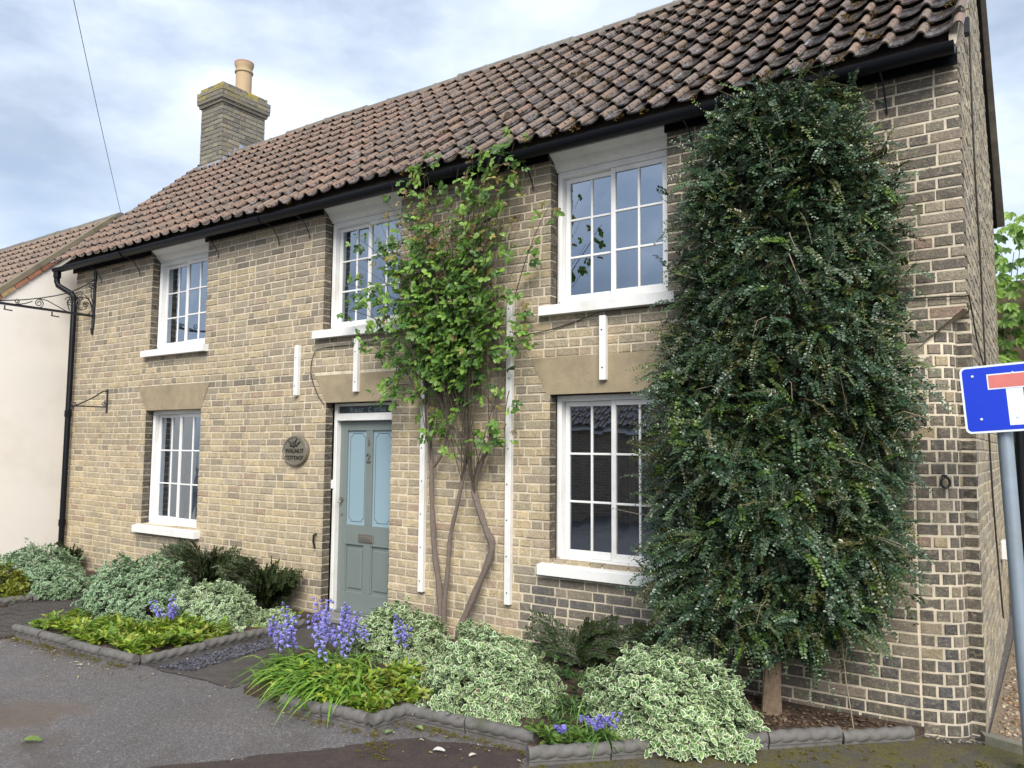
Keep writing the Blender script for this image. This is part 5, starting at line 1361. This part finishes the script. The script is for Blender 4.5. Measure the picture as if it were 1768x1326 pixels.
b = MB(); b.add([(-.03, .10, 0), (.0, .02, 0), (1.3, -.42, 0), (1.33, -.34, 0), (-.03, .10, .055), (.0, .02, .055), (1.3, -.42, .055), (1.33, -.34, .055)], [(4, 5, 6, 7), (0, 1, 5, 4), (1, 2, 6, 5), (2, 3, 7, 6), (3, 0, 4, 7)])
tag(b.build('kerb', worn('mossy_kerb', (.20, .19, .155), .9, .3, 12, .5, dirt=(.08, .085, .03), dsc=5), None, (.0, .05, 0)), kind='structure')

def tufts(name, pts, parent, m, pal, smin, smax, base=None):
    """little moss cushions made of many tiny blades"""
    P = []; D = []; N = []; S_ = []
    for p, n_, r in pts:
        n_ = Vector(n_)
        for k in range(44):
            o1 = n_.orthogonal().normalized(); o2 = n_.cross(o1); a = random.uniform(0, 6.28); q = random.random()**.6
            P.append(tuple(Vector(p)+(o1*math.cos(a)+o2*math.sin(a))*r*q+n_*r*.6*(1-q*q))); d = n_*(1.1-q)+(o1*math.cos(a)+o2*math.sin(a))*q*.9; D.append((d.x+random.gauss(0, .3), d.y+random.gauss(0, .3), d.z+random.gauss(0, .3))); N.append((random.gauss(0, 1), -1, random.gauss(0, 1))); S_.append(r*random.uniform(.32, .6))
    n = len(P); o = cloud(name, np.array(P), np.array(D), np.array(N), np.array(S_), LEAF_S, tints(n, pal, .3), m, parent, base); o['kind'] = 'stuff'; return o
MOSS = [(.13, .085, .03), (.17, .105, .035), (.10, .075, .025), (.08, .07, .022), (.20, .12, .035)]
pp = []
for i in range(300):
    x = -random.random()**1.2*6.5-.05; r = random.randint(0, NROW-1); s = r*G+random.uniform(.0, .12)
    col = math.floor((x-PX0)/TW); x = PX0+col*TW+random.choice((random.uniform(.05, .125), .13, .215))
    if random.random() < .25: s = r*G-.01
    p = O+Vector((x, 0, 0))+u_slope*s+n_slope*.028; pp.append((p, n_slope, random.uniform(.012, .042)))
tufts('moss', pp, roof, M_moss, MOSS, 0, 0)
pp = []
def along(pts, n, sp, rmin, rmax):
    for i in range(n):
        k = random.randrange(len(pts)-1); t = random.random(); a, b_ = Vector(pts[k]+(0,)), Vector(pts[k+1]+(0,)); p = a.lerp(b_, t)+Vector((random.gauss(0, sp), -abs(random.gauss(0, sp)), .006)); pp.append((p, Vector((0, 0, 1)), random.uniform(rmin, rmax)))
along([(-5.54, -2.07), (-7.36, -2.17)], 170, .05, .006, .016)
along([(-2.1, -1.66), (-3.05, -1.72)], 130, .05, .006, .014); along([(-3.10, -1.99), (-3.9, -2.04)], 60, .04, .006, .014); along([(-3.0, -1.9), (-2.75, -2.2)], 60, .05, .006, .014)
along([(-.4, -.2), (-2.0, -1.88)], 60, .06, .005, .012)
for (P_, n_) in (([(-5.54, -2.03), (-7.36, -2.12)], 40), ([(-5.54, -1.98), (-5.55, -.35)], 30), ([(-2.10, -1.60), (-3.06, -1.66), (-3.09, -1.94), (-3.85, -1.97)], 46), ([(-.37, -.13), (-2.03, -1.80)], 30)):
    for i in range(n_):      # moss grown on the rope tops
        k = random.randrange(len(P_)-1); p = Vector(P_[k]+(0,)).lerp(Vector(P_[k+1]+(0,)), random.random()); pp.append((p+Vector((random.gauss(0, .012), random.gauss(0, .012), random.uniform(.05, .088))), Vector((0, -.4, .9)), random.uniform(.004, .012)))
for i in range(160):
    x, y = random.uniform(-1.2, .6), random.uniform(-1.2, -.25)
    if y < -.12+.55*x-.1: pp.append((Vector((x, y, .006)), Vector((0, 0, 1)), random.uniform(.006, .02)))
tufts('moss', pp, None, M_moss, [(.10, .105, .02), (.14, .13, .025), (.12, .095, .03), (.17, .14, .03)], 0, 0, (0, 0, 0))
# litter: dead leaves along the kerb lines, white petals
P = []; 
for i in range(420):
    k = random.random()
    if k < .42: x = random.uniform(-7.4, -5.4); y = -2.18-abs(random.gauss(0, .10))
    elif k < .6: x = random.uniform(-3.9, -2.0); y = -1.75-abs(random.gauss(0, .2))
    elif k < .75: x = random.uniform(-5.4, -4.4); y = random.uniform(-2.3, -.3)
    elif k < .85: x = random.uniform(.05, .9); y = random.uniform(.0, 1.8)
    else: x = random.uniform(-5, -1); y = random.uniform(-4, -1.9)
    P.append((x, y, .012))
n = len(P); a = RNG.uniform(0, 6.28, n)
o = cloud('leaf_litter', np.array(P), np.stack([np.cos(a), np.sin(a), RNG.normal(.1, .2, n)], 1), np.array([0, 0, 1.0])+rv(n, .25), RNG.uniform(.012, .032, n), LEAF_V, tints(n, [(.30, .20, .08), (.22, .14, .06), (.40, .32, .15), (.55, .5, .42), (.18, .12, .06)], .25), M_leaf, None, (0, 0, 0)); o['kind'] = 'stuff'
def loose_leaf(name, p, sz, a, c, label, cat='leaf', group=None):
    o = cloud(name, np.array([p]), np.array([(math.cos(a), math.sin(a), .12)]), np.array([(.15, -.1, 1.0)]), [sz], leaf_fan(10, .5, .3), np.array([c]), M_leaf, None, p); return tag(o, label, cat, group)
loose_leaf('fallen_leaf', (-4.55, -3.27, .012), .115, R(35), (.16, .24, .06), 'green fallen leaf lying alone on the asphalt')
loose_leaf('fallen_petal', (-2.55, -1.98, .014), .075, R(20), (.7, .66, .6), 'larger white petal on the brown tarmac', 'petal')
loose_leaf('fallen_petal', (-2.33, -1.93, .014), .05, R(70), (.66, .6, .52), 'smaller white petal on the brown tarmac beside the edging', 'petal')
loose_leaf('fallen_leaf', (-2.95, -1.95, .014), .06, R(80), (.20, .30, .10), 'small green leaf at the stepped corner of the edging')
loose_leaf('fallen_leaf', (-2.88, -1.76, .014), .075, R(-10), (.22, .32, .13), 'pale green leaf lying against the edging on the brown tarmac')

# ------------------------------------------------------------------ vine-covered wall behind the gable
gwl = thing('garden_wall', (.7, 5.2, 0), 'vine-clad brick garden wall at the end of the alley', 'wall')
b = MB(); b.box(-.9, 4.0, 5.15, 5.4, -.05, 3.7); b.build('wall', M_stone, gwl)
vn = thing('creeper', (.6, 5.0, 0), 'bright green five-leaved creeper hanging behind the house corner', 'climber')
P = []; D = []; N = []; Sz = []; Tn = []
for i in range(1150):
    z = random.uniform(.9, 4.5); x = random.uniform(-.35, 2.2); y = 5.1-random.random()**.7*(.55+.15*math.sin(z*4+x*3))
    if z > 4.35-.35*max(0, (x-.1))+.12*math.sin(x*9): continue
    nm = Vector((random.gauss(0, .4), -1, random.gauss(.5, .3))); dn = Vector((random.gauss(0, .5), -.4, -.5)).normalized(); c = random.choice([(.16, .30, .04), (.20, .36, .05), (.11, .22, .035), (.24, .38, .07), (.09, .18, .03)])
    rt_ = dn.cross(nm).normalized(); sz = random.uniform(.085, .15)
    for k, an in enumerate((-1.25, -.62, 0, .62, 1.25)):
        d = dn*math.cos(an)+rt_*math.sin(an); P.append((x, y, z)); D.append(tuple(d+Vector((0, -.1, -.15)))); N.append(tuple(nm+Vector((random.gauss(0, .2), 0, random.gauss(0, .2))))); Sz.append(sz*(1 if abs(an) < 1 else .75)); Tn.append(np.array(c)*random.uniform(.85, 1.15))
cloud('foliage', np.array(P), np.array(D), np.array(N), np.array(Sz), LEAF_V, np.array(Tn), M_leaf, vn)
b = MB()
for i in range(14):
    x = random.uniform(-.2, 1.8); b.tube([(x, 5.05, 0), (x+.1, 5.03, 1.2), (x-.05, 5.03, 2.5), (x+.15, 4.98, 4.0)], [.014, .012, .009, .004], 5)
b.build('stem', M_bark, vn)
b = MB()
for k in range(9): a = k*.7; b.tube([(.42+.12*math.cos(a), 3.1+.12*math.sin(a), .0), (.42+.06*math.cos(a+1), 3.1+.06*math.sin(a+1), .16+.05*math.sin(k*2.3)), (.42+.09*math.cos(a+2), 3.1+.09*math.sin(a+2), .24+.06*math.sin(k))], [.035, .03, .018], 6)
tag(b.build('tree_stump', M_bark, None, (.42, 3.1, 0), smooth=True), 'gnarled grey stump standing in the gravel of the alley', 'stump')

# ------------------------------------------------------------------ outbuilding across the road, seen only mirrored in the windows
ob = thing('outbuilding', (-8, -12, 0), 'low brick outbuilding with pantile roof mirrored in the ground-floor windows', 'building')
def m_far_brick():
    m, nt, b = mat('far_brick'); co = objco(nt)
    mp_ = nn(nt, 'ShaderNodeMapping', {'Vector': co, 'Rotation': (math.pi/2, 0, 0)})
    br_ = nn(nt, 'ShaderNodeTexBrick', {'Vector': mp_.outputs[0], 'Color1': (.30, .22, .15, 1), 'Color2': (.20, .15, .11, 1), 'Mortar': (.42, .36, .28, 1), 'Scale': 1.0, 'Mortar Size': .006, 'Brick Width': .225, 'Row Height': .075})
    setc(nt, b, br_.outputs['Color']); b.inputs['Roughness'].default_value = .9; return m
b = MB(); b.box(-24, -1.0, -13.2, -12.0, -.05, 2.15); b.build('wall', m_far_brick(), ob)
b = MB(); b.box(-24.1, -.9, -11.9, -11.87, 2.14, 2.30); b.build('fascia', M_white, ob)
us2 = Vector((0, -2.6, 1.9)).normalized(); ns2 = Vector((0, 1.9, 2.6)).normalized(); l2 = []
for i in range(90):
    for r in range(10):
        l2.append(tile_mesh(-24+i*.255, r*.32, tuple(np.array(random.choice([(.26, .17, .12), (.22, .15, .11), (.30, .2, .14)]))), Vector((0, -11.8, 2.28)), us2, ns2, .32, random))
o = join_tiles(l2, 'pantiles', ob, M_tile); o['kind'] = 'stuff'
b = MB(); b.add([(-24.1, -11.8, 2.24), (-.9, -11.8, 2.24), (-.9, -14.4, 4.14), (-24.1, -14.4, 4.14), (-.9, -14.4, 2.0), (-24.1, -14.4, 2.0)], [(0, 1, 2, 3), (3, 2, 4, 5)]); b.build('roof_boarding', M_ridge, ob)
